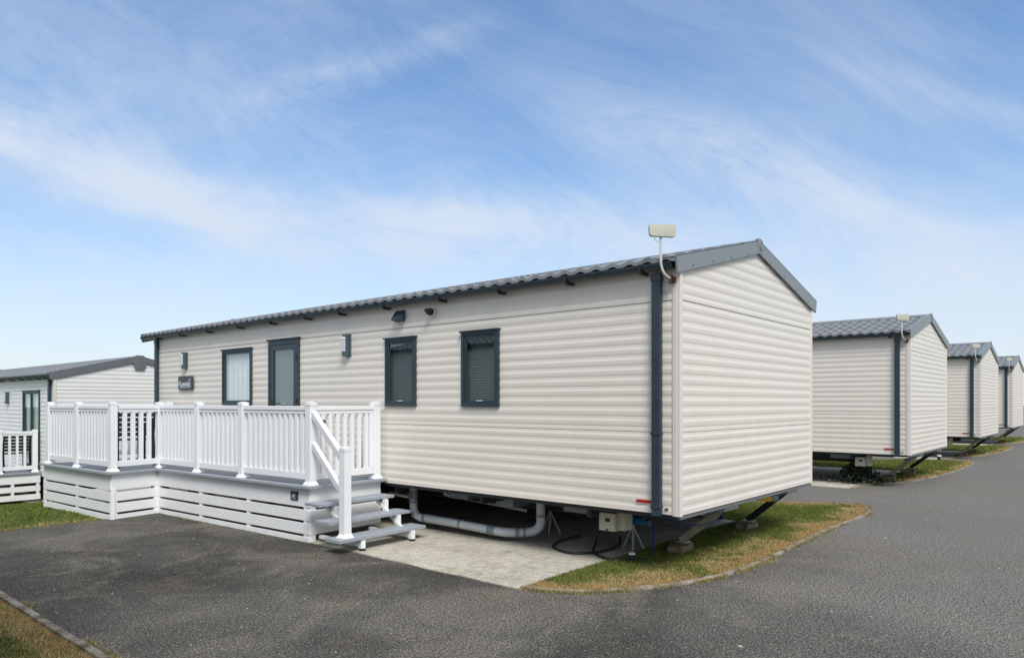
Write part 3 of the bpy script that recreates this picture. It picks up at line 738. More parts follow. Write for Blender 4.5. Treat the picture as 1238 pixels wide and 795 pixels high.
# posts and rails
pA = LL(.075, .075); posts_long = [pA, LL(.07, 1.59), LL(.07, 2.78), LL(.07, yB + .06)]
pC = LL(-.68, yC + .075); posts_prot = [pC, LL(-.68, 5.11), LL(-.68, 6.29)]
pW = (-.125, 4.49)
for p in posts_long + posts_prot + [pW]: post(deck, p[0], p[1], ZD + .005, ZD + 1.05, th)
pE = (-.13, LL(0, 6.35)[1] + .1); post(deck, *pE, ZD + .005, ZD + 1.05, th)
for a, b in zip(posts_long, posts_long[1:]): railing(deck, a, b, ZD + .005)
for a, b in zip(posts_prot, posts_prot[1:]): railing(deck, a, b, ZD + .005)
railing(deck, posts_prot[-1], pE, ZD + .005)
railing(deck, pC, posts_long[-1], ZD + .005, sp=.135)
g = railing(deck, pA, pW, ZD + .005, name='gate', stiles=True, sp=.12, bw=.055)
m = MB(); m.box(-1.04, -.99, 4.395, 4.43, 1.47, 1.52); m.build('latch', M_black, g, bevel=.003)
# small dark plate on the fascia
d_ = (Vector((*LL(inn, 1), 0)) - Vector((*LL(inn, 0), 0))).normalized()
MP = Matrix((-d_, Vector((0, 0, 1)), Vector((-d_).cross(Vector((0, 0, 1)))))).transposed().to_4x4(); MP.translation = Vector((*LL(inn, .33), .565)) + Vector((-d_).cross(Vector((0, 0, 1)))) * .0125
m = MB(); m.box(-.075, .075, -.055, .055, 0, .012, MP); pl = m.build('number_plate', M_slate, deck, bevel=.003)
m = MB(); m.box(-.035, .025, -.012, .018, .0122, .014, MP); m.box(-.05, -.03, -.034, -.006, .0122, .014, MP); m.box(-.02, .03, -.036, -.024, .0122, .014, MP); m.build('plate_marking', M_pvc, pl)

# --- steps
steps = empty('deck_steps', (0, 0, 0), 0, 'three grey open treads with a white handrail at the near end of the deck', 'steps')
TR = [(4.0, 4.28, .525), (3.72, 4.0, .345), (3.46, 3.74, .175)]
for i, (y0, y1, z) in enumerate(TR):
    xa, xb = (-1.36 - .045 * i, -.17 + .035 * i)
    t = MB(); M = Matrix.Translation((xa, y0, 0)) @ Matrix.Rotation(R(1.8), 4, 'Z')
    Lx = xb - xa
    t.box(0, Lx, 0, .137, z - .036, z, M); t.box(0, Lx, .143, y1 - y0, z - .036, z, M); t.build('tread', M_comp, steps, bevel=.003)
for x in (-1.10, -.33):
    s = MB()
    s.box(x - .03, x + .03, 3.48, 3.54, .035, .138); s.box(x - .03, x + .03, 3.75, 3.81, .176, .308); s.box(x - .03, x + .03, 4.0, 4.06, .346, .483)
    s.bar((x - .02, 3.54, .065), (x - .02, 4.17, .462), .03, .045); s.box(x - .025, x + .025, 3.54, 4.34, .05, .09)
    sx = s.build('stringer', M_skirt, steps, bevel=.003)
    s = MB(); s.cyl((x, 3.5, .0), (x, 3.5, .02), .04, 12); s.cyl((x, 3.5, .0), (x, 3.5, .05), .014, 8); s.build('adjustable_foot', M_black, sx)
npx, npy = -1.30, 3.56
np_ = post(steps, npx, npy, .176, 1.23, th)
for za, zb, wd in ((1.60, 1.10, .062), (1.22, .70, .055)):
    h = MB(); h.bar((pA[0], pA[1] - .05, za), (npx, npy + .052, zb), wd, .085); h.build('handrail', M_white, steps, bevel=.012)

# --- neighbour's deck on lower ground
nd = empty('decking', (0, 0, 0), 0, 'white decking with wide dark gaps at the left edge beside the pale caravan', 'decking')
ZN = .055; Yn = 16.74
m = MB()
yy = Yn + .0
while yy < Yn + 5: m.box(-3.3, -.66, yy, yy + .138, ZN - .03, ZN); yy += .145
m.build('deck_floor', M_comp, nd)
m = MB(); m.box(-3.3, -.62, Yn - .05, Yn - .003, ZN - .035, ZN + .002); m.build('edge_board', M_comp, nd, bevel=.004)
skirt((-3.3, Yn), (-.63, Yn), [.06, .75, 1.43, 2.1, 2.62], parent=nd, bands=[(-.20, ZN - .037), (-.40, -.27), (-.60, -.47)], zmin=-.6)
skirt((-3.3, Yn + 5), (-3.3, Yn + .02), [.06, 1.3, 2.5, 3.7, 4.9], parent=nd, bands=[(-.20, ZN - .037), (-.40, -.27), (-.64, -.47)], zmin=-.65)
pn = [(-.73, Yn + .06), (-1.45, Yn + .06), (-2.35, Yn + .06), (-3.22, Yn + .06), (-3.22, Yn + 1.6), (-3.22, Yn + 3.2), (-3.22, Yn + 4.8)]
for p in pn: post(nd, p[0], p[1], ZN + .002, ZN + 1.03)
for a, b in zip(pn, pn[1:]): railing(nd, a, b, ZN, sp=.17, bw=.05)

# ------------------------------------------------------------------ furniture on the decks
def chair(loc, rz, label):
    c = empty('garden_chair', loc, rz, label, 'chair', 'black slatted garden chairs on the decks')
    s = MB()
    for i in range(6): s.box(-.24, .24, -.22 + i * .078, -.155 + i * .078, .43, .45)
    s.build('seat', M_black, c, bevel=.004)
    b = MB()
    for i in range(6): b.box(-.25, .25, .235 + i * .014, .255 + i * .014, .50 + i * .078, .562 + i * .078)
    b.build('backrest', M_black, c, bevel=.004)
    for x in (-.27, .27):
        for (y0, y1, zt) in ((-.22, -.20, .66), (.30, .24, .5)):
            l = MB(); l.bar((x, y0, 0), (x, y1, zt), .035, .035); l.build('leg', M_black, c)
        l = MB(); l.bar((x, .23, .45), (x, .335, .98), .03, .03); l.build('back_frame', M_black, c)
        l = MB(); l.bar((x, -.24, .66), (x, .28, .67), .045, .025, (0, 0, 1)); l.build('armrest', M_black, c, bevel=.004)
    return c
chair((-1.52, 9.05, ZD), R(175), 'black slatted garden chair seen through the short side of the nearer deck')
chair((-1.0, 17.45, ZN), R(180), 'black garden chair on the far left deck, nearest to its right-hand post')
chair((-1.75, 17.5, ZN), R(165), 'black garden chair on the far left deck, next to the photo edge')
def table(loc, label):
    t = empty('garden_table', loc, 0, label, 'table')
    m = MB()
    for i in range(7): m.box(-.35, .35, -.35 + i * .101, -.26 + i * .101, .71, .735)
    m.build('tabletop', M_black, t, bevel=.004)
    for x, y in ((-.3, -.3), (.3, -.3), (-.3, .3), (.3, .3)):
        l = MB(); l.bar((x, y, 0), (x * .95, y * .95, .71), .04, .04); l.build('leg', M_black, t)
    return t
table((-1.15, 10.1, ZD), 'black slatted garden table at the far end of the nearer deck')
table((-1.7, 18.6, ZN), 'black slatted garden table standing on the far left deck')

# ------------------------------------------------------------------ loose things under and beside the main van
def axle_stand(x, y, h, label):
    t = empty('axle_stand', (x, y, 0), 0, label, 'jack stand', 'steel stands under the front caravan')
    m = MB(); m.cyl((0, 0, h * .35), (0, 0, h), .014, 10); m.box(-.05, .05, -.05, .05, h, h + .012); m.build('stem', M_steel, t)
    for k in range(3):
        a = R(90 + 120 * k); l = MB(); l.bar((0, 0, h * .8), (.14 * math.cos(a), .14 * math.sin(a), .012), .018, .018); l.build('leg', M_steel, t)
    return t
axle_stand(1.2, 2.5, .37, 'thin grey three legged stand under the blue pipe')
axle_stand(1.0, 1.12, .36, 'bright steel three legged stand behind the cream meter box')
axle_stand(2.4, 4.2, .37, 'dark stand deep under the middle of the front caravan')
def block(x, y, sx, sy, h, rz, label):
    m = MB(); m.box(-sx, sx, -sy, sy, 0, h); o = m.build('concrete_block', M_block, None, bevel=.022)
    bm = bmesh.new(); bm.from_mesh(o.data); bmesh.ops.subdivide_edges(bm, edges=[e for e in bm.edges if e.calc_length() > .04], cuts=4, use_grid_fill=True); bm.to_mesh(o.data); bm.free()
    for v in o.data.vertices:
        n_ = noise.noise_vector(v.co * 9); v.co += n_ * .022
    o.location = (x, y, .005); o.rotation_euler = (0, 0, rz)
    return tag(o, label, 'block', 'blocks under the caravan corner legs')
block(1.29, .66, .20, .10, .09, R(8), 'weathered concrete block under the olive corner leg of the front caravan')
block(3.23, .66, .17, .09, .09, R(-5), 'weathered concrete block under the far dark corner leg of the front caravan')
for k, X in enumerate((9.662, 19.19)):
    for j, dx in enumerate((1.29, 3.23)):
        block(X + dx, .64, .16, .12, .13, R(4), ('weathered block under the %s corner leg of the %s caravan in the row' % (('nearer', 'farther')[j], ('second', 'third')[k])))
t = empty('standpipe', (.43, .79, 0), 0, 'short black pipe stub with a white cap standing in the grass edge', 'pipe stub')
m = MB(); m.tube([(0, 0, 0), (0, 0, .095)], .032, 18); m.build('pipe', M_black, t, smooth='auto')
m = MB(); m.tube([(0, 0, .095), (0, 0, .112)], .037, 18); m.build('cap', M_white, t, smooth='auto')
t = empty('standpipe', (18.35, .95, 0), 0, 'tiny white capped pipe stub in the grass before the third caravan', 'pipe stub')
m = MB(); m.tube([(0, 0, 0), (0, 0, .12)], .05, 14); m.build('pipe', M_black, t, smooth='auto')
m = MB(); m.tube([(0, 0, .12), (0, 0, .16)], .06, 14); m.build('cap', M_white, t, smooth='auto')
# hose
def crom(P, n=10):
    P = [Vector(p) for p in P]; P = [P[0]] + P + [P[-1]]; out = []
    for i in range(1, len(P) - 2):
        for k in range(n):
            t = k / n; a, b, c, d = P[i - 1], P[i], P[i + 1], P[i + 2]
            out.append(.5 * ((2 * b) + (c - a) * t + (2 * a - 5 * b + 4 * c - d) * t * t + (3 * b - a - 3 * c + d) * t ** 3))
    out.append(P[-2]); return out
m = MB(); m.tube(crom([(.62, .72, .02), (.40, .92, .022), (.36, 1.12, .025), (.56, 1.38, .03), (.75, 1.47, .10), (.80, 1.49, .30), (.80, 1.5, .58)]), .017, 10)
m.tube(crom([(1.25, 2.05, .025), (.95, 2.06, .022), (.60, 1.98, .022), (.40, 1.80, .022), (.33, 1.50, .022), (.60, 1.32, .024), (1.0, 1.32, .03), (1.4, 1.55, .05)]), .017, 10)
o = m.build('hose', M_rubber, None, smooth='auto'); tag(o, 'black rubber hose looping over the concrete below the cream meter box', 'hose')
# dark weeds under the second van
m = MB()
for i in range(1100):
    a = random.random() * 6.28; r_ = abs(random.gauss(0, .28)); z = random.random() ** .7 * .55 * max(.15, 1 - r_ / .7); s_ = .03 + random.random() * .03
    c = Vector((r_ * math.cos(a), r_ * math.sin(a), z)); u1 = Vector((random.gauss(0, 1), random.gauss(0, 1), random.gauss(0, 1))).normalized(); u2 = u1.cross(Vector((random.gauss(0, 1), random.gauss(0, 1), 1))).normalized()
    m.add([c - u1 * s_, c + u2 * s_ * .5, c + u1 * s_, c - u2 * s_ * .5], [(0, 1, 2, 3)])
for i in range(9):
    a = i * .7; m.tube([(0, 0, 0), (.15 * math.cos(a), .15 * math.sin(a), .2), (.25 * math.cos(a), .25 * math.sin(a), .36)], .006, 5)
wb = m.build('weed_bush', M_leaf, None, recalc=False); wb.location = (10.3, 1.1, .01); tag(wb, 'dark scruffy weed growing under the near corner of the second caravan', 'weed')

# ------------------------------------------------------------------ ground
def ss(t): t = np.clip(t, 0, 1); return t * t * (3 - 2 * t)
def gz(x, y):
    s = -.70 * ss((y - 9.3) / 8.7) - .0 
    return s * (1 - ss((x - 4) / 6))
xs = np.concatenate([[-400, -200, -90, -45, -25], np.arange(-16, 14, .5), [16, 20, 26, 40, 70, 120, 220, 420]])
ys = np.concatenate([[-400, -200, -80, -30, -12], np.arange(-8, 24, .5), [28, 36, 50, 80, 140, 240, 420]])
vs = [(x, y, float(gz(x, y)) - .015 + (.0)) for y in ys for x in xs]; nx = len(xs)
m = MB(); m.add(vs, [(j * nx + i, j * nx + i + 1, (j + 1) * nx + i + 1, (j + 1) * nx + i) for j in range(len(ys) - 1) for i in range(nx - 1)])
o = m.build('ground', M_field, None, smooth=True, recalc=False); tag(o, kind='structure')

# asphalt: one sheet with gently uneven surface
ax = np.concatenate([np.arange(-4.40, 12, .4), [14, 18, 24, 32, 45, 70, 110]]); ay = np.concatenate([[-14, -11], np.arange(-9, 8.3, .43), [8.28]])
vs = [(x, y, 0.0) for y in ay for x in ax]; nx = len(ax)
m = MB(); m.add(vs, [(j * nx + i, j * nx + i + 1, (j + 1) * nx + i + 1, (j + 1) * nx + i) for j in range(len(ay) - 1) for i in range(nx - 1)])
o = m.build('road', M_asphalt, None, recalc=False); tag(o, kind='structure')
m = MB(); m.box(-30, -4.8, -14, -1.2, -.1, -.004); o = m.build('road', M_asphalt, None); tag(o, kind='structure')

# pads
def wob(poly, amp, step, seed):
    out = []; n = len(poly)
    for i in range(n):
        a = Vector((*poly[i], 0)); b = Vector((*poly[(i + 1) % n], 0)); k = max(1, int((b - a).length / step)); nn = Vector((b.y - a.y, a.x - b.x, 0)).normalized()
        for j in range(k):
            p = a.lerp(b, j / k); w_ = noise.noise(Vector((p.x * 3 + seed, p.y * 3, 0))) * amp; q = p + nn * w_; out.append((q.x, q.y))
    return out
for k, (X, lx, rx, y0) in enumerate(((0, -1.21, 3.78, 1.03), (9.662, -.56, 4.1, .93), (19.19, -.6, 4.1, 1.0), (28.66, -.6, 4.1, 1.0))):
    poly = wob([(X + lx, y0), (X + rx, y0), (X + rx, 12.4), (X + lx, 12.4)], .02, .15, k * 5)
    m = MB(); m.prism(poly, -.9 if k == 0 else -.2, .010); o = m.build('concrete_pad', M_pad, None); tag(o, kind='structure')
m = MB(); m.box(-.9, 3.5, 15.6, 28, -1.2, -.66); o = m.build('concrete_pad', M_pad, None); tag(o, kind='structure')

def smooth_poly(pts, n=5):
    P = [Vector((*p, 0)) for p in pts]; out = []; k = len(P)
    for i in range(k):
        a, b, c, d = P[(i - 1) % k], P[i], P[(i + 1) % k], P[(i + 2) % k]
        for j in range(n):
            t = j / n; q = .5 * ((2 * b) + (c - a) * t + (2 * a - 5 * b + 4 * c - d) * t * t + (3 * b - a - 3 * c + d) * t ** 3); out.append((q.x, q.y))
    return out
def open_curve(pts, n=6):
    return [(p.x, p.y) for p in crom([(p[0], p[1], 0) for p in pts], n)]
isl1f = [(-1.17, 1.02), (-1.09, .79), (-.935, .524), (-.565, .225), (.007, -.07), (.612, -.218), (1.344, -.271), (2.533, -.235), (3.916, -.20), (5.18, -.24), (5.85, -.22), (6.30, -.08), (6.66, .10), (6.60, .49), (6.14, 1.3)]
isl1b = [(5.6, 1.75), (4.9, 1.95), (3.79, 1.9), (3.79, 1.028), (2.5, 1.028), (1, 1.028), (-.3, 1.028)]
def isl(X): return ([(X - .50, .92), (X - .1, .87), (X + .34, .80), (X + 1.62, .30), (X + 3.7, .02), (X + 6.0, -.06), (X + 7.9, -.02), (X + 8.42, .10), (X + 8.78, .40), (X + 8.5, 1.1), (X + 8.1, 1.7)],
                    [(X + 7.0, 2.6), (X + 5.8, 6.0), (X + 5.6, 11.9), (X + 4.11, 11.9), (X + 4.11, .93), (X + 2, .93)])
islands = [(isl1f, isl1b, 1)] + [(*isl(X), 0) for X in (9.662, 19.19, 28.66)]
fronts = []
def tri_poly(poly, z0, z1, name, mtl):
    m = MB(); m.prism(poly, z0, z1); o = m.build(name, mtl, None)
    bm = bmesh.new(); bm.from_mesh(o.data); bmesh.ops.triangulate(bm, faces=[f for f in bm.faces if len(f.verts) > 4]); bm.to_mesh(o.data); bm.free()
    return o
grass_areas = []
for f_, b_, near in islands:
    fr = open_curve(f_, 8); poly = fr + b_
    o = tri_poly(poly, -.05, .014, 'verge', M_turf); tag(o, kind='structure')
    grass_areas.append((poly, fr, near)); fronts.append(fr)
    # kerb strip along the front
    m = MB(); P = [Vector((*p, 0)) for p in fr]; n = len(P); vs = []
    fine = []
    for a, b in zip(P, P[1:]):
        k = max(1, int((b - a).length / .06)); fine += [a.lerp(b, j / k) for j in range(k)]
    fine.append(P[-1]); n = len(fine)
    for i, p in enumerate(fine):
        d = (fine[min(n - 1, i + 1)] - fine[max(0, i - 1)]).normalized(); nn = Vector((d.y, -d.x, 0))
        j1 = noise.noise(Vector((p.x * 7, p.y * 7, 1))) * .014; j2 = noise.noise(Vector((p.x * 7, p.y * 7, 5))) * .02
        o0 = p + nn * (.026 + j1); o1 = p - nn * (.024 + j2); zt = .026 + noise.noise(Vector((p.x * 4, p.y * 4, 9))) * .008
        vs += [(o0.x, o0.y, -.02), (o0.x - nn.x * .006, o0.y - nn.y * .006, zt - .006), (o0.x - nn.x * .014, o0.y - nn.y * .014, zt), (o1.x, o1.y, zt), (o1.x, o1.y, -.02)]
    fs = [(i * 5 + k, (i + 1) * 5 + k, (i + 1) * 5 + k + 1, i * 5 + k + 1) for i in range(n - 1) for k in range(4)]
    m.add(vs, fs); o = m.build('kerb', M_kerb, None); tag(o, kind='structure')
# left-hand plot: straight kerb, grass inside
m = MB(); y = -1.2
while y < 8.2:
    L_ = .914; j = random.uniform(-.004, .004)
    m.box(-4.462 + j, -4.405 + j, y + .004, y + L_ - .004, -.06, .034 + random.uniform(-.004, .004)); y += L_
o = m.build('kerb', M_kerb, None, bevel=.006); tag(o, kind='structure')
plot = [(-30, -1.2), (-4.462, -1.2), (-4.462, 8.26), (-30, 8.26)]
o = tri_poly(plot, -.05, .012, 'verge', M_turf); tag(o, kind='structure')
grass_areas.append(([(-6.9, 1.2), (-4.47, 1.2), (-4.47, 5.2), (-6.9, 5.2)], [(-4.47, 1.0), (-4.47, 5.6)], 2))
back = [(-9, 8.22), (-3.5, 8.26), (-2.9, 8.30), (-2.30, 8.33), (-2.2, 8.5), (-2.2, 11.2), (-.05, 11.5), (-.05, 16.7), (-9, 16.7)]
grass_areas.append((back, [(-9, 8.22), (-3.5, 8.26), (-2.9, 8.30), (-2.3, 8.33)], 3))

# ------------------------------------------------------------------ grass blades
def inside(px, py, poly):
    c = np.zeros(len(px), bool); n = len(poly)
    for i in range(n):
        x0, y0 = poly[i]; x1, y1 = poly[(i + 1) % n]
        k = ((y0 > py) != (y1 > py)) & (px < (x1 - x0) * (py - y0) / (y1 - y0 + 1e-12) + x0); c ^= k
    return c
def dist(px, py, line):
    d = np.full(len(px), 1e9)
    for (x0, y0), (x1, y1) in zip(line, line[1:]):
        vx, vy = x1 - x0, y1 - y0; t = np.clip(((px - x0) * vx + (py - y0) * vy) / (vx * vx + vy * vy + 1e-12), 0, 1)
        d = np.minimum(d, np.hypot(px - x0 - t * vx, py - y0 - t * vy))
    return d
def fbm(px, py, sc, seed):
    return np.array([noise.fractal(Vector((x * sc + seed, y * sc, seed)), 1.0, 2.0, 3) for x, y in zip(px, py)])
G, S_, O_ = np.array([.085, .120, .020]), np.array([.46, .36, .17]), np.array([.50, .27, .115])
G2 = np.array([.17, .20, .045])
def grass(poly, line, n, h, wdt, z0, zf, name, label, dens_r, seed, drybias=0, group=None):
    P = np.array(poly); lo, hi = P.min(0), P.max(0)
    px = rng.uniform(lo[0], hi[0], n * 3); py = rng.uniform(lo[1], hi[1], n * 3)
    k = inside(px, py, poly); px, py = px[k][:n], py[k][:n]; n = len(px)
    d = dist(px, py, line); a = fbm(px, py, 1.6, seed); b = fbm(px, py, 6, seed + 3)
    dry = np.clip(1 - (d - .10) / dens_r + a * 1.1 + b * .5 + drybias, 0, 1)
    orange = np.clip(1 - d / (dens_r * .6) + b * .8, 0, 1)
    rnd = rng.random(n); isdry = rnd < dry * .92
    col = np.where(isdry[:, None], S_ * (1 - orange[:, None] * .75) + O_ * orange[:, None] * .75, G * (1 - rng.random(n)[:, None]) + G2 * rng.random(n)[:, None])
    col = col * rng.uniform(.8, 1.5, n)[:, None]
    hh = h * rng.uniform(.45, 1.15, n) * np.where(isdry, .75, 1.0) * np.clip(.6 + d / .25, .6, 1)
    ang = rng.uniform(0, 2 * np.pi, n); lean = rng.uniform(.1, 1.1, n) * hh; la = rng.uniform(0, 2 * np.pi, n)
    zz = z0 + (zf(px, py) if zf else 0) + px * 0
    dx, dy = np.cos(ang) * wdt / 2, np.sin(ang) * wdt / 2
    v = np.empty((n, 5, 3))
    v[:, 0] = np.stack([px - dx, py - dy, zz], 1); v[:, 1] = np.stack([px + dx, py + dy, zz], 1)
    mx_, my_ = px + np.cos(la) * lean * .35, py + np.sin(la) * lean * .35
    v[:, 2] = np.stack([mx_ + dx * .8, my_ + dy * .8, zz + hh * .62], 1); v[:, 3] = np.stack([mx_ - dx * .8, my_ - dy * .8, zz + hh * .62], 1)
    v[:, 4] = np.stack([px + np.cos(la) * lean, py + np.sin(la) * lean, zz + hh], 1)
    me = bpy.data.meshes.new(name); base = np.arange(n) * 5
    me.vertices.add(n * 5); me.vertices.foreach_set('co', v.reshape(-1))
    idx = np.stack([base, base + 1, base + 2, base + 3, base + 3, base + 2, base + 4], 1).reshape(-1)
    me.loops.add(len(idx)); me.loops.foreach_set('vertex_index', idx.astype(np.int32))
    st = np.stack([np.arange(n) * 7, np.arange(n) * 7 + 4], 1).reshape(-1)
    me.polygons.add(n * 2); me.polygons.foreach_set('loop_start', st.astype(np.int32))
    me.update(calc_edges=True); me.validate()
    at = me.color_attributes.new('col', 'FLOAT_COLOR', 'POINT')
    c4 = np.ones((n, 5, 4)); c4[:, :, :3] = col[:, None, :]; at.data.foreach_set('color', c4.reshape(-1).astype(np.float32))
    me.materials.append(M_grass); o = bpy.data.objects.new(name, me); COL.objects.link(o)
    return tag(o, label, 'grass', kind='stuff')
p, l, _ = grass_areas[0]; grass(p, l, 100000, .027, .005, .012, None, 'grass', 'green and straw coloured grass on the verge under the end of the front caravan', .48, 2, .12)
p, l, _ = grass_areas[1]; grass(p, l, 45000, .045, .012, .012, None, 'grass', 'grass strip below the second caravan with a pale kerb', .3, 11, .0)
p, l, _ = grass_areas[2]; grass(p, l, 22000, .05, .018, .012, None, 'grass', 'grass strip below the third caravan of the row', .3, 21, .0)
p, l, _ = grass_areas[3]; grass(p, l, 9000, .05, .025, .012, None, 'grass', 'grass strip below the farthest caravan of the row', .3, 31, .0)
p, l, _ = grass_areas[4]; grass(p, l, 60000, .030, .005, .010, None, 'grass', 'short patchy grass inside the straight kerb at the bottom left', .30, 41, .08)
p, l, _ = grass_areas[5]; grass(p, l, 70000, .032, .009, -.015, gz, 'grass', 'sloping grass at the left beside the two decks', .28, 51, .22)
# weeds breaking through the asphalt at kerbs
def edge_weeds(line, n, spread, seed, z=0.0):
    rr = random.Random(seed); pts = []; 
    for i in range(n):
        k = rr.randrange(len(line) - 1); t = rr.random(); x = line[k][0] * (1 - t) + line[k + 1][0] * t; y = line[k][1] * (1 - t) + line[k + 1][1] * t
        if noise.noise(Vector((x * 2.2, y * 2.2, seed))) < -.08: continue
        pts.append((x, y))
    return pts
vs = []; 
def weed_mesh(lines, name, label):
    px, py = [], []
    for line, n, off, seed in lines:
        for x, y in edge_weeds(line, n, .05, seed):
            px.append(x + off[0] + random.gauss(0, .02)); py.append(y + off[1] + random.gauss(0, .02))
    px = np.array(px); py = np.array(py)
    big = [(-50, -50), (90, -50), (90, 50), (-50, 50)]
    return px, py
px, py = weed_mesh([(grass_areas[0][1], 9000, (0, -.035), 3), ([(-4.37, .8), (-4.37, 6)], 3200, (0.0, 0), 8), (grass_areas[5][1], 2500, (0, -.03), 5), ([LL(-.0, 0), LL(0, yB)], 300, (0, 0), 12)], '', '')
me_pts = list(zip(px, py)); m = MB(); cols = []
for x, y in me_pts:
    h_ = random.uniform(.010, .042); a = random.random() * 6.28; w_ = .0035; la = random.random() * 6.28
    m.add([(x - w_ * math.cos(a), y - w_ * math.sin(a), 0), (x + w_ * math.cos(a), y + w_ * math.sin(a), 0), (x + h_ * .6 * math.cos(la), y + h_ * .6 * math.sin(la), h_)], [(0, 1, 2)])
    c = S_ if random.random() < .65 else G2; c = c * random.uniform(.6, 1.2); cols += [(*c, 1)] * 3
o = m.build('kerb_weeds', M_grass, None, recalc=False); at = o.data.color_attributes.new('col', 'FLOAT_COLOR', 'POINT'); at.data.foreach_set('color', np.array(cols, np.float32).reshape(-1))
tag(o, 'thin dry weeds along the kerbs and the asphalt edge', 'weeds', kind='stuff')
# loose chips on the asphalt
m = MB(); n = 0
M_chip = mat('pale_stone_chip', (.42, .40, .36, 1), .9, var=.3, vscale=40)
while n < 230:
    x = random.uniform(-4.3, 9); y = random.uniform(-4, 8)
    if random.random() > .35 + noise.noise(Vector((x, y, 3))) * 1.5: continue
    if inside(np.array([x]), np.array([y]), grass_areas[0][0])[0] or (-1.25 < x < 4.2 and y > 1): continue
    r_ = random.uniform(.003, .008) * (1.9 if random.random() < .08 else 1); a = random.random() * 6
    ps = [(x + r_ * (1 + .4 * random.random()) * math.cos(a + k * 1.05), y + r_ * (1 + .4 * random.random()) * math.sin(a + k * 1.05)) for k in range(6)]
    m.prism(ps, -.001, r_ * .5); n += 1
o = m.build('stone_chips', M_chip, None); tag(o, 'pale stone chips scattered on the asphalt', 'gravel', kind='stuff')
# far hedge line on the horizon, low
m = MB(); random.seed(3)
for cx, cy in ((0, 170), (190, 30), (-170, 60)):
    for i in range(26):
        a = i / 25 - .5
        x = cx + (a * 260 if cx == 0 else random.gauss(0, 2)); y = cy + (a * 260 if cx else random.gauss(0, 2)); r_ = random.uniform(5, 8); h_ = random.uniform(1.2, 2.2)
        vs = []; 
        for u in range(5):
            for w_ in range(10):
                ph = u / 4 * math.pi / 2; q = w_ / 10 * 6.283; k = 1 + .15 * random.random()
                vs.append((x + r_ * math.cos(ph) * math.cos(q) * k, y + r_ * math.cos(ph) * math.sin(q) * k, -1 + h_ * math.sin(ph) * k))
        m.add(vs, [(u * 10 + w_, u * 10 + (w_ + 1) % 10, (u + 1) * 10 + (w_ + 1) % 10, (u + 1) * 10 + w_) for u in range(4) for w_ in range(10)])
o = m.build('far_hedge', M_leaf, None, smooth=True); tag(o, 'low dark hedge line far off on the flat horizon', 'hedge', kind='stuff')

# ------------------------------------------------------------------ sky and light
SUN_EL, SUN_AZ = R(50), R(235)         # azimuth as math angle (from +X, counter-clockwise), pointing to the sun
world = bpy.data.worlds.new('World'); scene.world = world; world.use_nodes = True
N, L = world.node_tree.nodes, world.node_tree.links
bg = N['Background']; bg.inputs['Strength'].default_value = .10
sky = N.new('ShaderNodeTexSky'); sky.sky_type = 'NISHITA'; sky.sun_disc = False; sky.sun_elevation = SUN_EL
sky.sun_rotation = math.pi / 2 - SUN_AZ; sky.altitude = 20; sky.air_density = 1.0; sky.dust_density = .7; sky.ozone_density = 2.2
tc = N.new('ShaderNodeTexCoord'); g = tc.outputs['Generated']
# fixed direction frame: f = along the camera heading, r = across, z up; gnomonic plane coordinates (u, w)
FA = .71
def dotn(v):
    d = N.new('ShaderNodeVectorMath'); d.operation = 'DOT_PRODUCT'; d.inputs[1].default_value = v; L.new(g, d.inputs[0]); return d.outputs['Value']
ff = dotn((math.cos(FA), math.sin(FA), 0)); rr_ = dotn((math.sin(FA), -math.cos(FA), 0)); zz = dotn((0, 0, 1))
den = math_(N, L, 'MAXIMUM', ff, .25); u = math_(N, L, 'DIVIDE', rr_, den); w = math_(N, L, 'DIVIDE', zz, den)
cb = N.new('ShaderNodeCombineXYZ'); L.new(u, cb.inputs[0]); L.new(w, cb.inputs[1])
def rot_noise(angle, sx, sy, scale, detail, rough, dist_, off):
    mp = N.new('ShaderNodeMapping'); mp.vector_type = 'TEXTURE'; mp.inputs['Rotation'].default_value = (0, 0, angle); mp.inputs['Scale'].default_value = (sx, sy, 1); mp.inputs['Location'].default_value = off
    L.new(cb.outputs[0], mp.inputs[0]); return nz(N, L, mp.outputs[0], scale, detail, rough, dist_)
n1 = rot_noise(R(-14), 2.6, 1, 2.1, 8, .55, .5, (.3, .7, 0))
n2 = rot_noise(R(-24), 2.4, .8, 6.0, 12, .74, 1.1, (2.1, .2, 3))
n3 = rot_noise(R(18), 2.0, 1, 3.0, 7, .6, .6, (5.1, 1.2, 7))
def band(u0, w0, slope, width, curve=0.0, amp=1.0, ulo=None, uhi=None):
    # soft streak of cirrus: exp(-((w - w0 - slope*(u-u0) - curve*(u-u0)^2)/width)^2)
    du = math_(N, L, 'SUBTRACT', u, u0); l_ = math_(N, L, 'ADD', math_(N, L, 'MULTIPLY', du, slope), w0)
    l_ = math_(N, L, 'ADD', l_, math_(N, L, 'MULTIPLY', math_(N, L, 'MULTIPLY', du, du), curve))
    l_ = math_(N, L, 'ADD', l_, math_(N, L, 'MULTIPLY', math_(N, L, 'SUBTRACT', n1, .5), .22))
    q = math_(N, L, 'DIVIDE', math_(N, L, 'SUBTRACT', w, l_), width); q = math_(N, L, 'MULTIPLY', q, q)
    e = math_(N, L, 'POWER', 2.718, math_(N, L, 'MULTIPLY', q, -1)); e = math_(N, L, 'MULTIPLY', e, amp)
    for lim, sg in ((ulo, 1), (uhi, -1)):
        if lim is not None:
            mr = N.new('ShaderNodeMapRange'); mr.interpolation_type = 'SMOOTHSTEP'; mr.inputs[1].default_value = lim - .18 * sg; mr.inputs[2].default_value = lim + .18 * sg
            L.new(u, mr.inputs[0]); e = math_(N, L, 'MULTIPLY', e, mr.outputs[0])
    return e
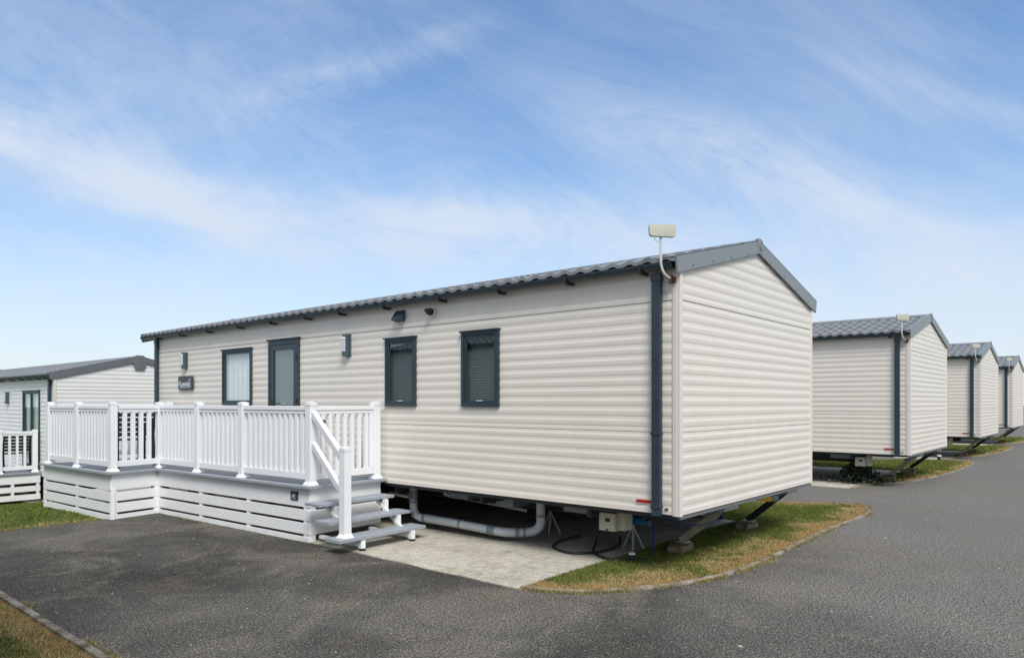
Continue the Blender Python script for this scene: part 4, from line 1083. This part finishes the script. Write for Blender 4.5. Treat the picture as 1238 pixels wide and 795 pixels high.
bands = [band(-.66, .345, -.26, .040, 0, .55, None, -.34), band(-.70, .385, -.1, .030, 0, .35, None, -.58), band(-.28, .268, -.11, .040, 0, .38, -.55, .15),
         band(.03, .226, -.17, .034, 0, .42, -.16, .26), band(-.22, .475, .34, .020, 0, .30, -.32, -.08), band(.38, .285, -.40, .050, 0, .42, .14, .62),
         band(.62, .40, -.2, .03, 0, .14, .45, None), band(.60, .13, .03, .09, 0, .42, .25, None), band(-.3, .17, .0, .14, 0, .14, None, .4), band(-.6, .40, -.1, .16, 0, .16, None, -.1)]
tot = bands[0]
for b_ in bands[1:]: tot = math_(N, L, 'ADD', tot, b_)
tex = math_(N, L, 'ADD', math_(N, L, 'MULTIPLY', n2, .9), math_(N, L, 'MULTIPLY', n3, .5))
tex = math_(N, L, 'ADD', math_(N, L, 'MULTIPLY', math_(N, L, 'SUBTRACT', tex, .7), 4.2), 1.05)
mott = rot_noise(R(30), 1.2, 1, 7.5, 8, .62, .4, (3.3, 4.1, 2))
tex = math_(N, L, 'MULTIPLY', tex, math_(N, L, 'ADD', math_(N, L, 'MULTIPLY', mott, 1.9), .05))
mask = math_(N, L, 'MULTIPLY', tot, math_(N, L, 'MAXIMUM', tex, .1))
veil = N.new('ShaderNodeMapRange'); veil.inputs[1].default_value = .34; veil.inputs[2].default_value = .72; veil.inputs[3].default_value = .04; veil.inputs[4].default_value = .34; L.new(n1, veil.inputs[0])
mask = math_(N, L, 'ADD', mask, math_(N, L, 'MULTIPLY', veil.outputs[0], math_(N, L, 'ADD', math_(N, L, 'MULTIPLY', n2, 2.2), -.1)))
# unseen white cloud added away from the camera heading for softer, neutral light, and a pale band hugs the horizon
bk = N.new('ShaderNodeMapRange'); bk.interpolation_type = 'SMOOTHSTEP'; bk.inputs[1].default_value = .55; bk.inputs[2].default_value = -.1; bk.inputs[3].default_value = 0; bk.inputs[4].default_value = 1.3; L.new(ff, bk.inputs[0])
hz = N.new('ShaderNodeMapRange'); hz.interpolation_type = 'SMOOTHSTEP'; hz.inputs[1].default_value = .30; hz.inputs[2].default_value = .0; hz.inputs[3].default_value = 0; hz.inputs[4].default_value = .75; L.new(zz, hz.inputs[0])
mask = math_(N, L, 'ADD', mask, math_(N, L, 'ADD', bk.outputs[0], hz.outputs[0]))
mask = math_(N, L, 'SUBTRACT', 1.0, math_(N, L, 'POWER', 2.718, math_(N, L, 'MULTIPLY', mask, -1.45)))
mask = math_(N, L, 'MINIMUM', mask, .9); mask = math_(N, L, 'MAXIMUM', mask, 0)
hue = N.new('ShaderNodeHueSaturation'); hue.inputs['Saturation'].default_value = 1.28; hue.inputs['Value'].default_value = .93; L.new(sky.outputs[0], hue.inputs['Color'])
cm = mixc(N, L, mask, hue.outputs[0], (3.8, 4.2, 4.8, 1))
L.new(cm, bg.inputs['Color'])
sun = bpy.data.lights.new('sun', 'SUN'); sun.energy = 1.75; sun.angle = R(22); sun.color = (1, .965, .91)
so = bpy.data.objects.new('sun', sun); COL.objects.link(so)
d = Vector((math.cos(SUN_EL) * math.cos(SUN_AZ), math.cos(SUN_EL) * math.sin(SUN_AZ), math.sin(SUN_EL)))
so.rotation_euler = d.to_track_quat('Z', 'Y').to_euler(); so.location = d * 30

# ------------------------------------------------------------------ camera and output
cam = bpy.data.cameras.new('camera'); cam.sensor_width = 36; cam.sensor_fit = 'HORIZONTAL'; cam.lens = 859.6 / 1238 * 36
cam.shift_y = (486.33 - 397.5) / 1238; cam.clip_end = 2000; cam.clip_start = .05
co = bpy.data.objects.new('camera', cam); COL.objects.link(co); co.location = (-6.271, -3.253, 1.739); co.rotation_euler = (R(90), 0, .71 - math.pi / 2)
scene.camera = co
vsn = scene.view_settings; vsn.view_transform = 'Standard'; vsn.look = 'None'; vsn.gamma = 1; vsn.use_curve_mapping = False; vsn.exposure = 0.92
scene.cycles.use_denoising = True; scene.cycles.max_bounces = 8
